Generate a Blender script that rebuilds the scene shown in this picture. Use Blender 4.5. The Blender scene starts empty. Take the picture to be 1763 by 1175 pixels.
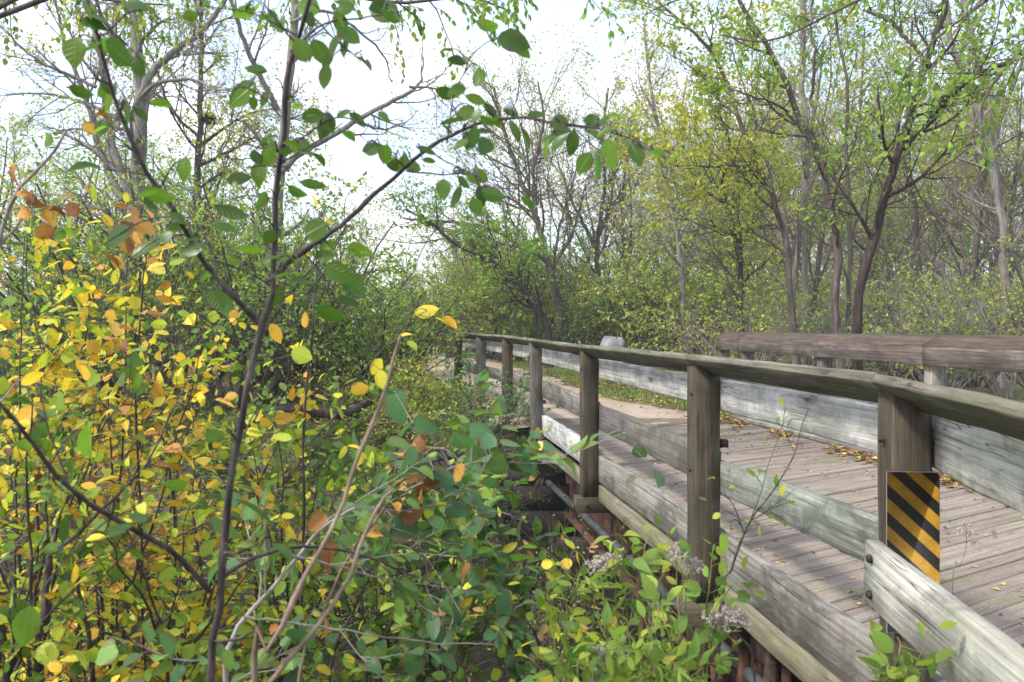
import bpy, math, random
import numpy as np
from mathutils import Vector, Matrix

# ------------------------------------------------------------------ camera, sky, sun, exposure
S = bpy.context.scene
HC = 1.36                    # eye height above the bridge deck
F = 1423.0                   # focal length in photograph pixels
CX, CY = 881.5, 564.0        # principal column, horizon row
cam_d = bpy.data.cameras.new('camera')
cam = bpy.data.objects.new('camera', cam_d); S.collection.objects.link(cam); S.camera = cam
cam_d.sensor_width = 22.3; cam_d.lens = 22.3 * F / 1763.0
cam_d.shift_y = -(587.5 - CY) / 1763.0
cam_d.clip_start = 0.05; cam_d.clip_end = 2000
cam.location = (0, 0, HC); cam.rotation_euler = (math.radians(90), 0, 0)
cam_d.dof.use_dof = True; cam_d.dof.focus_distance = 7.0; cam_d.dof.aperture_fstop = 4.5

SUN_EL, SUN_AZ = math.radians(46), math.radians(-118)      # azimuth from +Y, negative = to the left
W = bpy.data.worlds.new("World"); S.world = W; W.use_nodes = True
nt = W.node_tree; nt.nodes.clear()
def N(t, typ, **kw):
    n = t.nodes.new(typ)
    for k, v in kw.items():
        if isinstance(v, (int, float, str, bool)) and hasattr(n, k): setattr(n, k, v)
    return n
out = N(nt, 'ShaderNodeOutputWorld'); bg = N(nt, 'ShaderNodeBackground'); bg.inputs[1].default_value = 0.1
sky = N(nt, 'ShaderNodeTexSky'); sky.sky_type = 'NISHITA'; sky.sun_disc = False
sky.sun_elevation = SUN_EL; sky.sun_rotation = SUN_AZ; sky.dust_density = 1.5; sky.ozone_density = 1.5
tc = N(nt, 'ShaderNodeTexCoord'); mp = N(nt, 'ShaderNodeMapping'); mp.inputs['Scale'].default_value = (1, 1, 2.2)
nz = N(nt, 'ShaderNodeTexNoise'); nz.inputs['Scale'].default_value = 4.2; nz.inputs['Detail'].default_value = 6; nz.inputs['Roughness'].default_value = .55
cr = N(nt, 'ShaderNodeValToRGB'); cr.color_ramp.elements[0].position = .43; cr.color_ramp.elements[1].position = .60
cr.color_ramp.elements[0].color = (.28,)*3 + (1,); cr.color_ramp.elements[1].color = (1, 1, 1, 1)
cl = N(nt, 'ShaderNodeVectorMath', operation='SCALE'); cl.inputs[0].default_value = (1.0, 1.01, 1.04); cl.inputs['Scale'].default_value = 12
sb = N(nt, 'ShaderNodeVectorMath', operation='SCALE'); sb.inputs['Scale'].default_value = 3.4
mx = N(nt, 'ShaderNodeMix'); mx.data_type = 'RGBA'
L = nt.links.new
L(tc.outputs['Generated'], mp.inputs[0]); L(mp.outputs[0], nz.inputs['Vector']); L(nz.outputs[0], cr.inputs[0])
L(sky.outputs[0], sb.inputs[0]); L(cr.outputs[0], mx.inputs['Factor']); L(sb.outputs[0], mx.inputs[6]); L(cl.outputs[0], mx.inputs[7])
L(mx.outputs[2], bg.inputs[0]); L(bg.outputs[0], out.inputs[0])

sd = bpy.data.lights.new('sun', 'SUN'); sd.energy = 3.8; sd.angle = math.radians(7); sd.color = (1, .95, .87)
so = bpy.data.objects.new('sun', sd); S.collection.objects.link(so)
sdir = Vector((math.sin(SUN_AZ) * math.cos(SUN_EL), math.cos(SUN_AZ) * math.cos(SUN_EL), math.sin(SUN_EL)))
so.rotation_euler = sdir.to_track_quat('Z', 'Y').to_euler(); so.location = (0, 0, 30)
S.view_settings.view_transform = 'Standard'; S.view_settings.look = 'None'; S.view_settings.exposure = 0.52
S.view_settings.gamma = 1.0
S.cycles.max_bounces = 6; S.cycles.transmission_bounces = 4; S.cycles.transparent_max_bounces = 10
S.cycles.diffuse_bounces = 4; S.cycles.glossy_bounces = 2
S.cycles.use_adaptive_sampling = True

# ------------------------------------------------------------------ helpers
COL = S.collection
rng = np.random.default_rng(7); random.seed(7)
def P(px, py, d): return np.array([(px - CX) / F * d, d, HC - (py - CY) / F * d])
def PX(x, y): return CX + F * x / y

def tag(o, label=None, cat=None, group=None, kind=None):
    if label and len(label.split()) > 16: print('LONG LABEL', len(label.split()), label)
    if label: o['label'] = label
    if cat: o['category'] = cat
    if group: o['group'] = group
    if kind: o['kind'] = kind
    return o
def thing(name, label, cat, loc=(0, 0, 0), group=None, rz=0.0):
    o = bpy.data.objects.new(name, None); COL.objects.link(o)
    o.location = loc; o.rotation_euler = (0, 0, rz); o.empty_display_size = .2
    return tag(o, label, cat, group)
def copy_tree(o, parent=None):
    c = o.copy(); COL.objects.link(c); c.parent = parent
    for ch in [k for k in bpy.data.objects if k.parent == o]:
        copy_tree(ch, c)
    return c

class MB:
    def __init__(s): s.V = []; s.T = []; s.Q = []; s.n = 0; s.U = []
    def add(s, V, T=None, Q=None, uv=None):
        V = np.asarray(V, float).reshape(-1, 3)
        if T is not None and len(T): s.T.append(np.asarray(T, int).reshape(-1, 3) + s.n)
        if Q is not None and len(Q): s.Q.append(np.asarray(Q, int).reshape(-1, 4) + s.n)
        if uv is not None: s.U.append((s.n, uv))
        s.V.append(V); s.n += len(V); return s
    def mesh(s, name, mat, smooth=False):
        V = np.concatenate(s.V) if s.V else np.zeros((0, 3))
        T = np.concatenate(s.T) if s.T else np.zeros((0, 3), int)
        Q = np.concatenate(s.Q) if s.Q else np.zeros((0, 4), int)
        me = bpy.data.meshes.new(name)
        me.vertices.add(len(V)); me.vertices.foreach_set('co', V.astype(np.float32).ravel())
        idx = np.concatenate([T.ravel(), Q.ravel()]); me.loops.add(len(idx)); me.loops.foreach_set('vertex_index', idx.astype(np.int32))
        st = np.concatenate([np.arange(len(T)) * 3, len(T) * 3 + np.arange(len(Q)) * 4])
        me.polygons.add(len(st)); me.polygons.foreach_set('loop_start', st.astype(np.int32))
        if smooth: me.polygons.foreach_set('use_smooth', np.ones(len(st), bool))
        me.update(calc_edges=True); me.materials.append(mat)
        if s.U:
            A = np.zeros((len(V), 3), np.float32)
            for o_, u_ in s.U: A[o_:o_ + len(u_), :2] = u_
            at = me.attributes.new('leaf_xy', 'FLOAT_VECTOR', 'POINT'); at.data.foreach_set('vector', A.ravel())
        return me
    def obj(s, name, mat, parent=None, smooth=False, loc=None):
        """vertices are in world coordinates; the object's origin goes to loc (or its parent's place)"""
        off = np.array(loc if loc is not None else (0, 0, 0), float)
        pm = Matrix.Identity(4)
        if parent is not None:
            par = []; q = parent
            while q is not None: par.append(q); q = q.parent
            for q in reversed(par): pm = pm @ q.matrix_basis
        inv = pm.inverted()
        V = np.concatenate(s.V) if s.V else np.zeros((0, 3))
        A = np.array(inv); Vl = V @ A[:3, :3].T + A[:3, 3] - off
        s.V = [Vl]
        me = s.mesh(name, mat, smooth)
        o = bpy.data.objects.new(name, me); COL.objects.link(o); o.parent = parent; o.location = off
        return o

def norm(a): return a / np.maximum(np.linalg.norm(a, axis=-1, keepdims=True), 1e-9)

# ------------------------------------------------------------------ materials
def newmat(name):
    m = bpy.data.materials.new(name); m.use_nodes = True; t = m.node_tree; t.nodes.clear()
    return m, t
def ramp(t, stops, interp='LINEAR'):
    r = t.nodes.new('ShaderNodeValToRGB'); e = r.color_ramp; e.interpolation = interp
    while len(e.elements) > 1: e.elements.remove(e.elements[-1])
    e.elements[0].position = stops[0][0]; e.elements[0].color = (*stops[0][1], 1)
    for p, c in stops[1:]:
        x = e.elements.new(p); x.color = (*c, 1)
    return r
def noise(t, vec, scale, detail=4, rough=.55, dist=0.0):
    n = t.nodes.new('ShaderNodeTexNoise'); n.inputs['Scale'].default_value = scale; n.inputs['Detail'].default_value = detail
    n.inputs['Roughness'].default_value = rough; n.inputs['Distortion'].default_value = dist
    if vec is not None: t.links.new(vec, n.inputs['Vector'])
    return n
def mapping(t, vec, scale, loc=(0, 0, 0)):
    m = t.nodes.new('ShaderNodeMapping'); m.inputs['Scale'].default_value = scale; m.inputs['Location'].default_value = loc
    t.links.new(vec, m.inputs['Vector']); return m.outputs[0]
def mix(t, fac, a, b, blend='MIX'):
    m = t.nodes.new('ShaderNodeMix'); m.data_type = 'RGBA'; m.blend_type = blend
    for s, v in ((m.inputs['Factor'], fac), (m.inputs[6], a), (m.inputs[7], b)):
        if isinstance(v, bpy.types.NodeSocket): t.links.new(v, s)
        elif isinstance(v, (int, float)): s.default_value = v
        else: s.default_value = (*v, 1)
    return m.outputs[2]
def mth(t, op, a, b=None, clamp=False):
    m = t.nodes.new('ShaderNodeMath'); m.operation = op; m.use_clamp = clamp
    for s, v in ((m.inputs[0], a), (m.inputs[1], b)):
        if v is None: continue
        if isinstance(v, bpy.types.NodeSocket): t.links.new(v, s)
        else: s.default_value = v
    return m.outputs[0]
def finish(t, col, rough=.8, bump=None, bstr=.3, bdist=.01, spec=.3):
    b = t.nodes.new('ShaderNodeBsdfPrincipled'); o = t.nodes.new('ShaderNodeOutputMaterial')
    if isinstance(col, bpy.types.NodeSocket): t.links.new(col, b.inputs['Base Color'])
    else: b.inputs['Base Color'].default_value = (*col, 1)
    if isinstance(rough, bpy.types.NodeSocket): t.links.new(rough, b.inputs['Roughness'])
    else: b.inputs['Roughness'].default_value = rough
    b.inputs['Specular IOR Level'].default_value = spec
    if bump is not None:
        n = t.nodes.new('ShaderNodeBump'); n.inputs['Strength'].default_value = bstr; n.inputs['Distance'].default_value = bdist
        t.links.new(bump, n.inputs['Height']); t.links.new(n.outputs[0], b.inputs['Normal'])
    t.links.new(b.outputs[0], o.inputs[0]); return b

def wood(name, light, mid, dark, algae=.3, blotch=.5, knots=1.0, warm=0.0, algae_col=(.13, .17, .075)):
    """weathered timber, grain along the board's own X axis"""
    m, t = newmat(name)
    tc = t.nodes.new('ShaderNodeTexCoord'); oi = t.nodes.new('ShaderNodeObjectInfo')
    off = t.nodes.new('ShaderNodeVectorMath'); off.operation = 'SCALE'; off.inputs[0].default_value = (37., 11., 23.)
    t.links.new(oi.outputs['Random'], off.inputs['Scale'])
    ad = t.nodes.new('ShaderNodeVectorMath'); ad.operation = 'ADD'
    t.links.new(tc.outputs['Object'], ad.inputs[0]); t.links.new(off.outputs[0], ad.inputs[1]); v = ad.outputs[0]
    # knots bend the grain
    kn = t.nodes.new('ShaderNodeTexVoronoi'); kn.inputs['Scale'].default_value = 1.0; kn.inputs['Randomness'].default_value = 1
    t.links.new(mapping(t, v, (1.5, 5.5, 5.5)), kn.inputs['Vector'])
    kd = kn.outputs['Distance']
    kmask = mth(t, 'SUBTRACT', 1.0, mth(t, 'MULTIPLY', kd, 1 / .17), True)
    kring = mth(t, 'SUBTRACT', 1.0, mth(t, 'MULTIPLY', kd, 1 / .34), True)
    gv = mapping(t, v, (1.1, 22, 22))
    g1 = noise(t, gv, 1.0, 5, .6, .6)
    gv2 = mapping(t, v, (3.5, 130, 130)); g2 = noise(t, gv2, 1.0, 3, .6, .2)
    wv = t.nodes.new('ShaderNodeTexWave'); wv.wave_type = 'BANDS'; wv.bands_direction = 'Z'
    wv.inputs['Scale'].default_value = 1.0; wv.inputs['Distortion'].default_value = 5.0; wv.inputs['Detail'].default_value = 2
    t.links.new(mapping(t, v, (.9, 9, 9)), wv.inputs['Vector'])
    f = mth(t, 'ADD', mth(t, 'MULTIPLY', g1.outputs[0], .55), mth(t, 'ADD', mth(t, 'MULTIPLY', g2.outputs[0], .35), mth(t, 'MULTIPLY', wv.outputs[0], .06)))
    c = ramp(t, [(.30, dark), (.47, mid), (.66, light)]); t.links.new(f, c.inputs[0])
    col = c.outputs[0]
    # dark weather blotches, vertical drips
    b1 = noise(t, mapping(t, v, (2.2, 5.0, 4.0)), 1.2, 6, .66, .7)
    br = ramp(t, [(.46, (0, 0, 0)), (.60, (1, 1, 1))]); t.links.new(b1.outputs[0], br.inputs[0])
    col = mix(t, mth(t, 'MULTIPLY', br.outputs[0], blotch), col, tuple(x * .30 for x in mid))
    dr = noise(t, mapping(t, v, (26, 4, 1.6)), 1.0, 3, .6)
    drr = ramp(t, [(.5, (0, 0, 0)), (.72, (1, 1, 1))]); t.links.new(dr.outputs[0], drr.inputs[0])
    col = mix(t, mth(t, 'MULTIPLY', drr.outputs[0], .35 * min(1, blotch * 1.4)), col, tuple(x * .5 for x in mid))
    a1 = noise(t, mapping(t, v, (1.0, 4, 2.2)), 1.6, 4, .6, .3)
    ar = ramp(t, [(.42, (0, 0, 0)), (.68, (1, 1, 1))]); t.links.new(a1.outputs[0], ar.inputs[0])
    col = mix(t, mth(t, 'MULTIPLY', ar.outputs[0], algae), col, algae_col)
    col = mix(t, mth(t, 'MULTIPLY', kring, .35 * knots), col, tuple(x * .55 for x in dark))
    col = mix(t, mth(t, 'MULTIPLY', kmask, .9 * knots), col, (.035, .024, .018))
    ck = noise(t, mapping(t, v, (1.0, 34, 34)), 1.0, 2, .5, .4); cd_ = mth(t, 'ABSOLUTE', mth(t, 'SUBTRACT', ck.outputs[0], .5))
    pk = noise(t, mapping(t, v, (1.6, 5, 5)), 1.0, 2, .5); pm_ = ramp(t, [(.5, (0, 0, 0)), (.56, (1, 1, 1))]); t.links.new(pk.outputs[0], pm_.inputs[0])
    crk = mth(t, 'MULTIPLY', mth(t, 'SUBTRACT', 1.0, mth(t, 'MULTIPLY', cd_, 1 / .016), True), pm_.outputs[0])
    col = mix(t, mth(t, 'MULTIPLY', crk, .85), col, (.03, .025, .02))
    sp = noise(t, v, 90, 2, .5); spr = ramp(t, [(.66, (0, 0, 0)), (.72, (1, 1, 1))]); t.links.new(sp.outputs[0], spr.inputs[0])
    col = mix(t, mth(t, 'MULTIPLY', spr.outputs[0], .35), col, (.05, .045, .04))
    h = mth(t, 'ADD', mth(t, 'MULTIPLY', g2.outputs[0], .6), mth(t, 'MULTIPLY', g1.outputs[0], .6))
    h = mth(t, 'SUBTRACT', h, mth(t, 'MULTIPLY', kmask, .6)); h = mth(t, 'SUBTRACT', h, crk)
    finish(t, col, .85, h, .55, .006, .25)
    return m

M = {}
M['board_pale'] = wood('board_pale', (.74, .73, .705), (.50, .485, .46), (.17, .155, .14), .34, .65)
M['board_wing'] = wood('board_wing', (.66, .65, .60), (.43, .42, .37), (.14, .13, .10), .5, .7, algae_col=(.17, .18, .10))
M['board_green'] = wood('board_green', (.40, .41, .375), (.24, .25, .22), (.085, .085, .07), .36, .85, algae_col=(.15, .21, .14))
M['board_grey'] = wood('board_grey', (.37, .35, .325), (.19, .173, .158), (.06, .052, .045), .3, .75)
M['board_dark'] = wood('board_dark', (.22, .20, .19), (.125, .11, .105), (.05, .043, .04), .2, .6)
M['post'] = wood('post', (.135, .108, .083), (.066, .051, .038), (.023, .017, .013), .4, .45, .5, algae_col=(.06, .075, .03))
M['post_pale'] = wood('post_pale', (.46, .42, .36), (.28, .245, .20), (.10, .08, .065), .3, .4, .4)
M['cap'] = wood('cap', (.25, .232, .185), (.135, .122, .092), (.045, .04, .028), .6, .45, .4, algae_col=(.11, .125, .06))
M['rail_far'] = wood('rail_far', (.22, .185, .165), (.095, .076, .066), (.03, .024, .02), .05, .5)
M['cap_brown'] = wood('cap_brown', (.145, .103, .08), (.08, .055, .042), (.03, .021, .016), .1, .35, .6)
M['fascia'] = wood('fascia', (.30, .27, .20), (.19, .165, .12), (.07, .06, .045), .5, .4, .5, algae_col=(.14, .16, .06))

# deck planks: every plank is an island, so each gets a tone of its own
def deck_mat():
    m, t = newmat('deck_plank'); tc = t.nodes.new('ShaderNodeTexCoord'); g = t.nodes.new('ShaderNodeNewGeometry')
    rot = t.nodes.new('ShaderNodeMapping'); rot.inputs['Rotation'].default_value = (0, 0, -PLANK_ANG)
    t.links.new(tc.outputs['Object'], rot.inputs['Vector']); v = rot.outputs[0]
    ad = t.nodes.new('ShaderNodeVectorMath'); ad.operation = 'ADD'
    sc = t.nodes.new('ShaderNodeVectorMath'); sc.operation = 'SCALE'; sc.inputs[0].default_value = (31, 0, 17); t.links.new(g.outputs['Random Per Island'], sc.inputs['Scale'])
    t.links.new(v, ad.inputs[0]); t.links.new(sc.outputs[0], ad.inputs[1]); v2 = ad.outputs[0]
    g1 = noise(t, mapping(t, v2, (1.2, 26, 26)), 1, 5, .6, .4); g2 = noise(t, mapping(t, v2, (3, 110, 110)), 1, 3, .6)
    f = mth(t, 'ADD', mth(t, 'MULTIPLY', g1.outputs[0], .55), mth(t, 'MULTIPLY', g2.outputs[0], .45))
    f = mth(t, 'ADD', mth(t, 'MULTIPLY', mth(t, 'SUBTRACT', f, .5), 1.5), .49)
    f = mth(t, 'ADD', f, mth(t, 'MULTIPLY', mth(t, 'SUBTRACT', g.outputs['Random Per Island'], .5), .10))
    c = ramp(t, [(.33, (.04, .03, .023)), (.48, (.135, .112, .09)), (.64, (.26, .225, .185))]); t.links.new(f, c.inputs[0]); col = c.outputs[0]
    # trodden sand and grit, worn thinner over the middle of the span
    n = noise(t, tc.outputs['Object'], 1.1, 6, .65); sepn = t.nodes.new('ShaderNodeSeparateXYZ'); t.links.new(tc.outputs['Object'], sepn.inputs[0])
    yy = mth(t, 'ABSOLUTE', mth(t, 'SUBTRACT', sepn.outputs['Y'], 7.0))
    k = mth(t, 'ADD', n.outputs[0], mth(t, 'MULTIPLY', mth(t, 'SUBTRACT', yy, 2.6), .085))
    kr = ramp(t, [(.47, (0, 0, 0)), (.75, (1, 1, 1))]); t.links.new(k, kr.inputs[0])
    fine = noise(t, tc.outputs['Object'], 120, 3, .6); fr = ramp(t, [(.35, (.21, .17, .14)), (.65, (.40, .335, .285))]); t.links.new(fine.outputs[0], fr.inputs[0])
    col = mix(t, mth(t, 'MULTIPLY', kr.outputs[0], .5), col, fr.outputs[0])
    n3 = noise(t, tc.outputs['Object'], 2.3, 4, .6); ar = ramp(t, [(.55, (0, 0, 0)), (.7, (1, 1, 1))]); t.links.new(n3.outputs[0], ar.inputs[0])
    # moss by the left kerb
    xx = mth(t, 'SUBTRACT', 2.2, mth(t, 'ADD', sepn.outputs['X'], mth(t, 'MULTIPLY', sepn.outputs['Y'], .1)), True)
    col = mix(t, mth(t, 'MULTIPLY', mth(t, 'MULTIPLY', ar.outputs[0], xx), .7), col, (.13, .15, .07))
    finish(t, col, .9, mth(t, 'ADD', g2.outputs[0], mth(t, 'MULTIPLY', fine.outputs[0], .5)), .6, .006, .2)
    return m
PLANK_ANG = math.atan2(.54, .84)
M['deck'] = deck_mat()

def simple(name, stops, scale=6, rough=.85, bscale=30, bstr=.4, bdist=.02, detail=6, spec=.25, dist=0, mp=(1, 1, 1), coord='Object'):
    m, t = newmat(name); tc = t.nodes.new('ShaderNodeTexCoord'); v = mapping(t, tc.outputs[coord], mp)
    n = noise(t, v, scale, detail, .62, dist); c = ramp(t, stops); t.links.new(n.outputs[0], c.inputs[0])
    b = noise(t, v, bscale, 4, .6)
    finish(t, c.outputs[0], rough, b.outputs[0], bstr, bdist, spec); return m
M['rust'] = simple('rust', [(.3, (.02, .012, .01)), (.5, (.065, .032, .023)), (.72, (.15, .07, .045))], 5, .8)
M['rot'] = simple('rot', [(.3, (.02, .015, .012)), (.55, (.085, .055, .042)), (.75, (.17, .10, .07))], 5, .9, mp=(8, 8, 1.2))
M['pipe'] = simple('pipe', [(.35, (.02, .025, .027)), (.65, (.085, .09, .092))], 4, .5)
M['bolt'] = simple('bolt', [(.3, (.02, .012, .01)), (.7, (.07, .035, .025))], 60, .6)
M['block'] = simple('block', [(.3, (.018, .016, .014)), (.55, (.042, .038, .033)), (.75, (.075, .068, .055))], 3, .95, 14)
M['rock'] = simple('rock', [(.3, (.13, .13, .135)), (.5, (.26, .26, .275)), (.7, (.40, .40, .42))], 2.4, .9, 9, .8, .06)
def bark(name, a, b, c):
    return simple(name, [(.32, a), (.52, b), (.72, c)], 3.0, .92, 7, .8, .03, 6, .2, .3, (5, 5, .9))
M['bark_grey'] = bark('bark_grey', (.10, .088, .08), (.20, .178, .162), (.31, .28, .26))
M['bark_dark'] = bark('bark_dark', (.018, .013, .011), (.046, .034, .03), (.10, .08, .072))
M['bark_brown'] = bark('bark_brown', (.05, .038, .032), (.11, .09, .078), (.19, .165, .148))
M['bark_pale'] = bark('bark_pale', (.15, .133, .125), (.28, .25, .24), (.40, .36, .34))
M['stem_dark'] = simple('stem_dark', [(.35, (.022, .016, .017)), (.55, (.055, .042, .042)), (.75, (.13, .11, .106))], 14, .5, 40, .3, .004, mp=(3, 3, 1))
M['stem_tan'] = simple('stem_tan', [(.35, (.10, .065, .048)), (.55, (.20, .14, .105)), (.75, (.31, .25, .20))], 14, .7, 40, .3, .004, mp=(3, 3, 1))
M['stem_pale'] = simple('stem_pale', [(.35, (.16, .14, .125)), (.7, (.34, .31, .28))], 20, .8, 40, .3, .004)
M['stem_green'] = simple('stem_green', [(.35, (.12, .14, .04)), (.7, (.26, .27, .09))], 20, .6, 40, .2, .004)
M['fluff'] = simple('fluff', [(.35, (.33, .27, .23)), (.7, (.62, .56, .50))], 40, .95)

def leafmat(name, stops, trans=.45, rough=.5, spec=.35, spots=0.0, spread=.25, island=.8, nscale=.6, veins=0.0, holes=0.0):
    m, t = newmat(name); g = t.nodes.new('ShaderNodeNewGeometry'); tc = t.nodes.new('ShaderNodeTexCoord'); oi = t.nodes.new('ShaderNodeObjectInfo')
    ad = t.nodes.new('ShaderNodeVectorMath'); ad.operation = 'ADD'
    t.links.new(tc.outputs['Object'], ad.inputs[0]); t.links.new(oi.outputs['Random'], ad.inputs[1])
    n = noise(t, ad.outputs[0], nscale, 3, .6)
    f = mth(t, 'ADD', mth(t, 'MULTIPLY', g.outputs['Random Per Island'], island), mth(t, 'MULTIPLY', mth(t, 'SUBTRACT', n.outputs[0], .5), 2.2 * spread))
    f = mth(t, 'ADD', f, (1 - island) * .5, True)
    c = ramp(t, stops); t.links.new(f, c.inputs[0]); col = c.outputs[0]
    br = mth(t, 'ADD', .72, mth(t, 'MULTIPLY', mth(t, 'FRACT', mth(t, 'MULTIPLY', g.outputs['Random Per Island'], 37.7)), .56))
    cb = t.nodes.new('ShaderNodeVectorMath'); cb.operation = 'SCALE'; t.links.new(col, cb.inputs[0]); t.links.new(br, cb.inputs['Scale']); col = cb.outputs[0]
    if spots:
        s = noise(t, tc.outputs['Object'], 75, 3, .6); sr = ramp(t, [(.60, (0, 0, 0)), (.70, (1, 1, 1))]); t.links.new(s.outputs[0], sr.inputs[0])
        col = mix(t, mth(t, 'MULTIPLY', sr.outputs[0], spots), col, (.10, .045, .015))
    bump_ = None
    if veins:
        at = t.nodes.new('ShaderNodeAttribute'); at.attribute_name = 'leaf_xy'; sx = t.nodes.new('ShaderNodeSeparateXYZ'); t.links.new(at.outputs['Vector'], sx.inputs[0])
        ay = mth(t, 'ABSOLUTE', sx.outputs['Y']); mid = mth(t, 'SUBTRACT', 1.0, mth(t, 'MULTIPLY', ay, 1 / .022), True)
        w_ = mth(t, 'ABSOLUTE', mth(t, 'SINE', mth(t, 'MULTIPLY', mth(t, 'SUBTRACT', sx.outputs['X'], mth(t, 'MULTIPLY', ay, .85)), 19.0)))
        sv_ = mth(t, 'MULTIPLY', mth(t, 'SUBTRACT', 1.0, mth(t, 'MULTIPLY', w_, 4.5), True), .65); vm = mth(t, 'MAXIMUM', mid, sv_)
        lt = t.nodes.new('ShaderNodeVectorMath'); lt.operation = 'SCALE'; lt.inputs['Scale'].default_value = 1.7; t.links.new(col, lt.inputs[0])
        col = mix(t, mth(t, 'MULTIPLY', vm, veins), col, lt.outputs[0]); bump_ = vm
        # browned, nibbled rims
        en = noise(t, tc.outputs['Object'], 38, 3, .6); ed = mth(t, 'ADD', mth(t, 'MULTIPLY', ay, 1.5), en.outputs[0]); er = ramp(t, [(.86, (0, 0, 0)), (.98, (1, 1, 1))]); t.links.new(ed, er.inputs[0])
        col = mix(t, mth(t, 'MULTIPLY', er.outputs[0], .55), col, (.16, .075, .025))
    b = t.nodes.new('ShaderNodeBsdfPrincipled'); b.inputs['Roughness'].default_value = rough; b.inputs['Specular IOR Level'].default_value = spec
    if bump_ is not None:
        bn = t.nodes.new('ShaderNodeBump'); bn.inputs['Strength'].default_value = .5; bn.inputs['Distance'].default_value = .002; t.links.new(bump_, bn.inputs['Height']); t.links.new(bn.outputs[0], b.inputs['Normal'])
    tr = t.nodes.new('ShaderNodeBsdfTranslucent'); ms = t.nodes.new('ShaderNodeMixShader'); ms.inputs[0].default_value = trans
    o = t.nodes.new('ShaderNodeOutputMaterial')
    tcx = t.nodes.new('ShaderNodeVectorMath'); tcx.operation = 'MULTIPLY'; tcx.inputs[1].default_value = (1.15, 1.25, .7); t.links.new(col, tcx.inputs[0])
    t.links.new(col, b.inputs['Base Color']); t.links.new(tcx.outputs[0], tr.inputs[0])
    t.links.new(b.outputs[0], ms.inputs[1]); t.links.new(tr.outputs[0], ms.inputs[2]); last = ms.outputs[0]
    if holes:
        hn = noise(t, tc.outputs['Object'], 42, 1, .4); hr = ramp(t, [(holes, (0, 0, 0)), (holes + .005, (1, 1, 1))]); t.links.new(hn.outputs[0], hr.inputs[0])
        tp = t.nodes.new('ShaderNodeBsdfTransparent'); m2 = t.nodes.new('ShaderNodeMixShader'); t.links.new(hr.outputs[0], m2.inputs[0]); t.links.new(last, m2.inputs[1]); t.links.new(tp.outputs[0], m2.inputs[2]); last = m2.outputs[0]
    t.links.new(last, o.inputs[0])
    return m
G0, G1, G2 = (.045, .10, .028), (.10, .19, .03), (.20, .30, .04)
YG, YE, OR, BR = (.42, .49, .055), (.72, .57, .06), (.60, .26, .035), (.22, .095, .035)
M['lf_dark'] = leafmat('leaf_buckthorn', [(0, (.05, .115, .022)), (.5, (.085, .175, .024)), (1, (.15, .25, .03))], .60, .34, .5, .35, veins=.5, holes=.72)
M['lf_yellow'] = leafmat('leaf_yellow', [(0, G1), (.12, G2), (.28, YG), (.48, YE), (.74, (.66, .40, .05)), (1, OR)], .42, .5, .3, .6, .3, veins=.3)
M['lf_mixed'] = leafmat('leaf_mixed', [(0, (.05, .11, .04)), (.3, G1), (.5, G2), (.72, YG), (.9, YE), (1, OR)], .42, .5, .3, .4, .3, veins=.3)
M['lf_bluegreen'] = leafmat('leaf_bluegreen', [(0, (.05, .125, .06)), (.5, (.10, .21, .075)), (.82, (.17, .29, .06)), (1, (.45, .42, .06))], .42, .45, .35, .15, veins=.4, holes=.75)
M['lf_lime'] = leafmat('leaf_lime', [(0, (.10, .20, .05)), (.45, (.19, .31, .055)), (.75, (.32, .42, .07)), (.92, (.5, .46, .07)), (1, OR)], .45, .5, .3, .25, veins=.35)
M['lf_orange'] = leafmat('leaf_orange', [(0, (.55, .38, .08)), (.4, (.45, .22, .06)), (.75, (.27, .12, .05)), (1, (.14, .065, .04))], .3, .65, .2, .8, veins=.4, holes=.70)
M['lf_treegreen'] = leafmat('leaf_tree_green', [(0, (.10, .20, .035)), (.5, (.20, .32, .05)), (1, (.34, .42, .07))], .5, .55, .25, 0, .3, .7, .35)
M['lf_treeyellow'] = leafmat('leaf_tree_yellow', [(0, (.18, .26, .045)), (.4, (.34, .39, .06)), (.8, (.50, .45, .07)), (1, (.52, .33, .07))], .5, .55, .25, 0, .3, .7, .35)
M['lf_treeolive'] = leafmat('leaf_tree_olive', [(0, (.19, .26, .07)), (.5, (.34, .40, .10)), (1, (.50, .46, .14))], .45, .6, .2, 0, .3, .7, .35)
M['lf_bush'] = leafmat('leaf_bush', [(0, (.10, .19, .04)), (.5, (.20, .31, .055)), (.9, (.33, .41, .07)), (1, (.46, .42, .06))], .5, .5, .3, 0, .3, .7, .8)
M['lf_litter'] = leafmat('leaf_litter', [(0, (.10, .055, .032)), (.4, (.20, .115, .06)), (.65, (.36, .24, .10)), (.85, (.52, .42, .10)), (1, (.42, .16, .06))], .15, .7, .2, 0, .2)
M['lf_cover'] = leafmat('leaf_cover', [(0, (.05, .10, .03)), (.4, (.12, .20, .045)), (.75, (.24, .32, .06)), (.92, (.50, .42, .06)), (1, (.40, .18, .06))], .35, .5, .3, 0, .3, .8, .7)
M['grass'] = leafmat('grass', [(0, (.08, .12, .03)), (.5, (.15, .21, .05)), (1, (.34, .31, .12))], .3, .6, .2, 0, .3, .7, 1.0)
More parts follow.
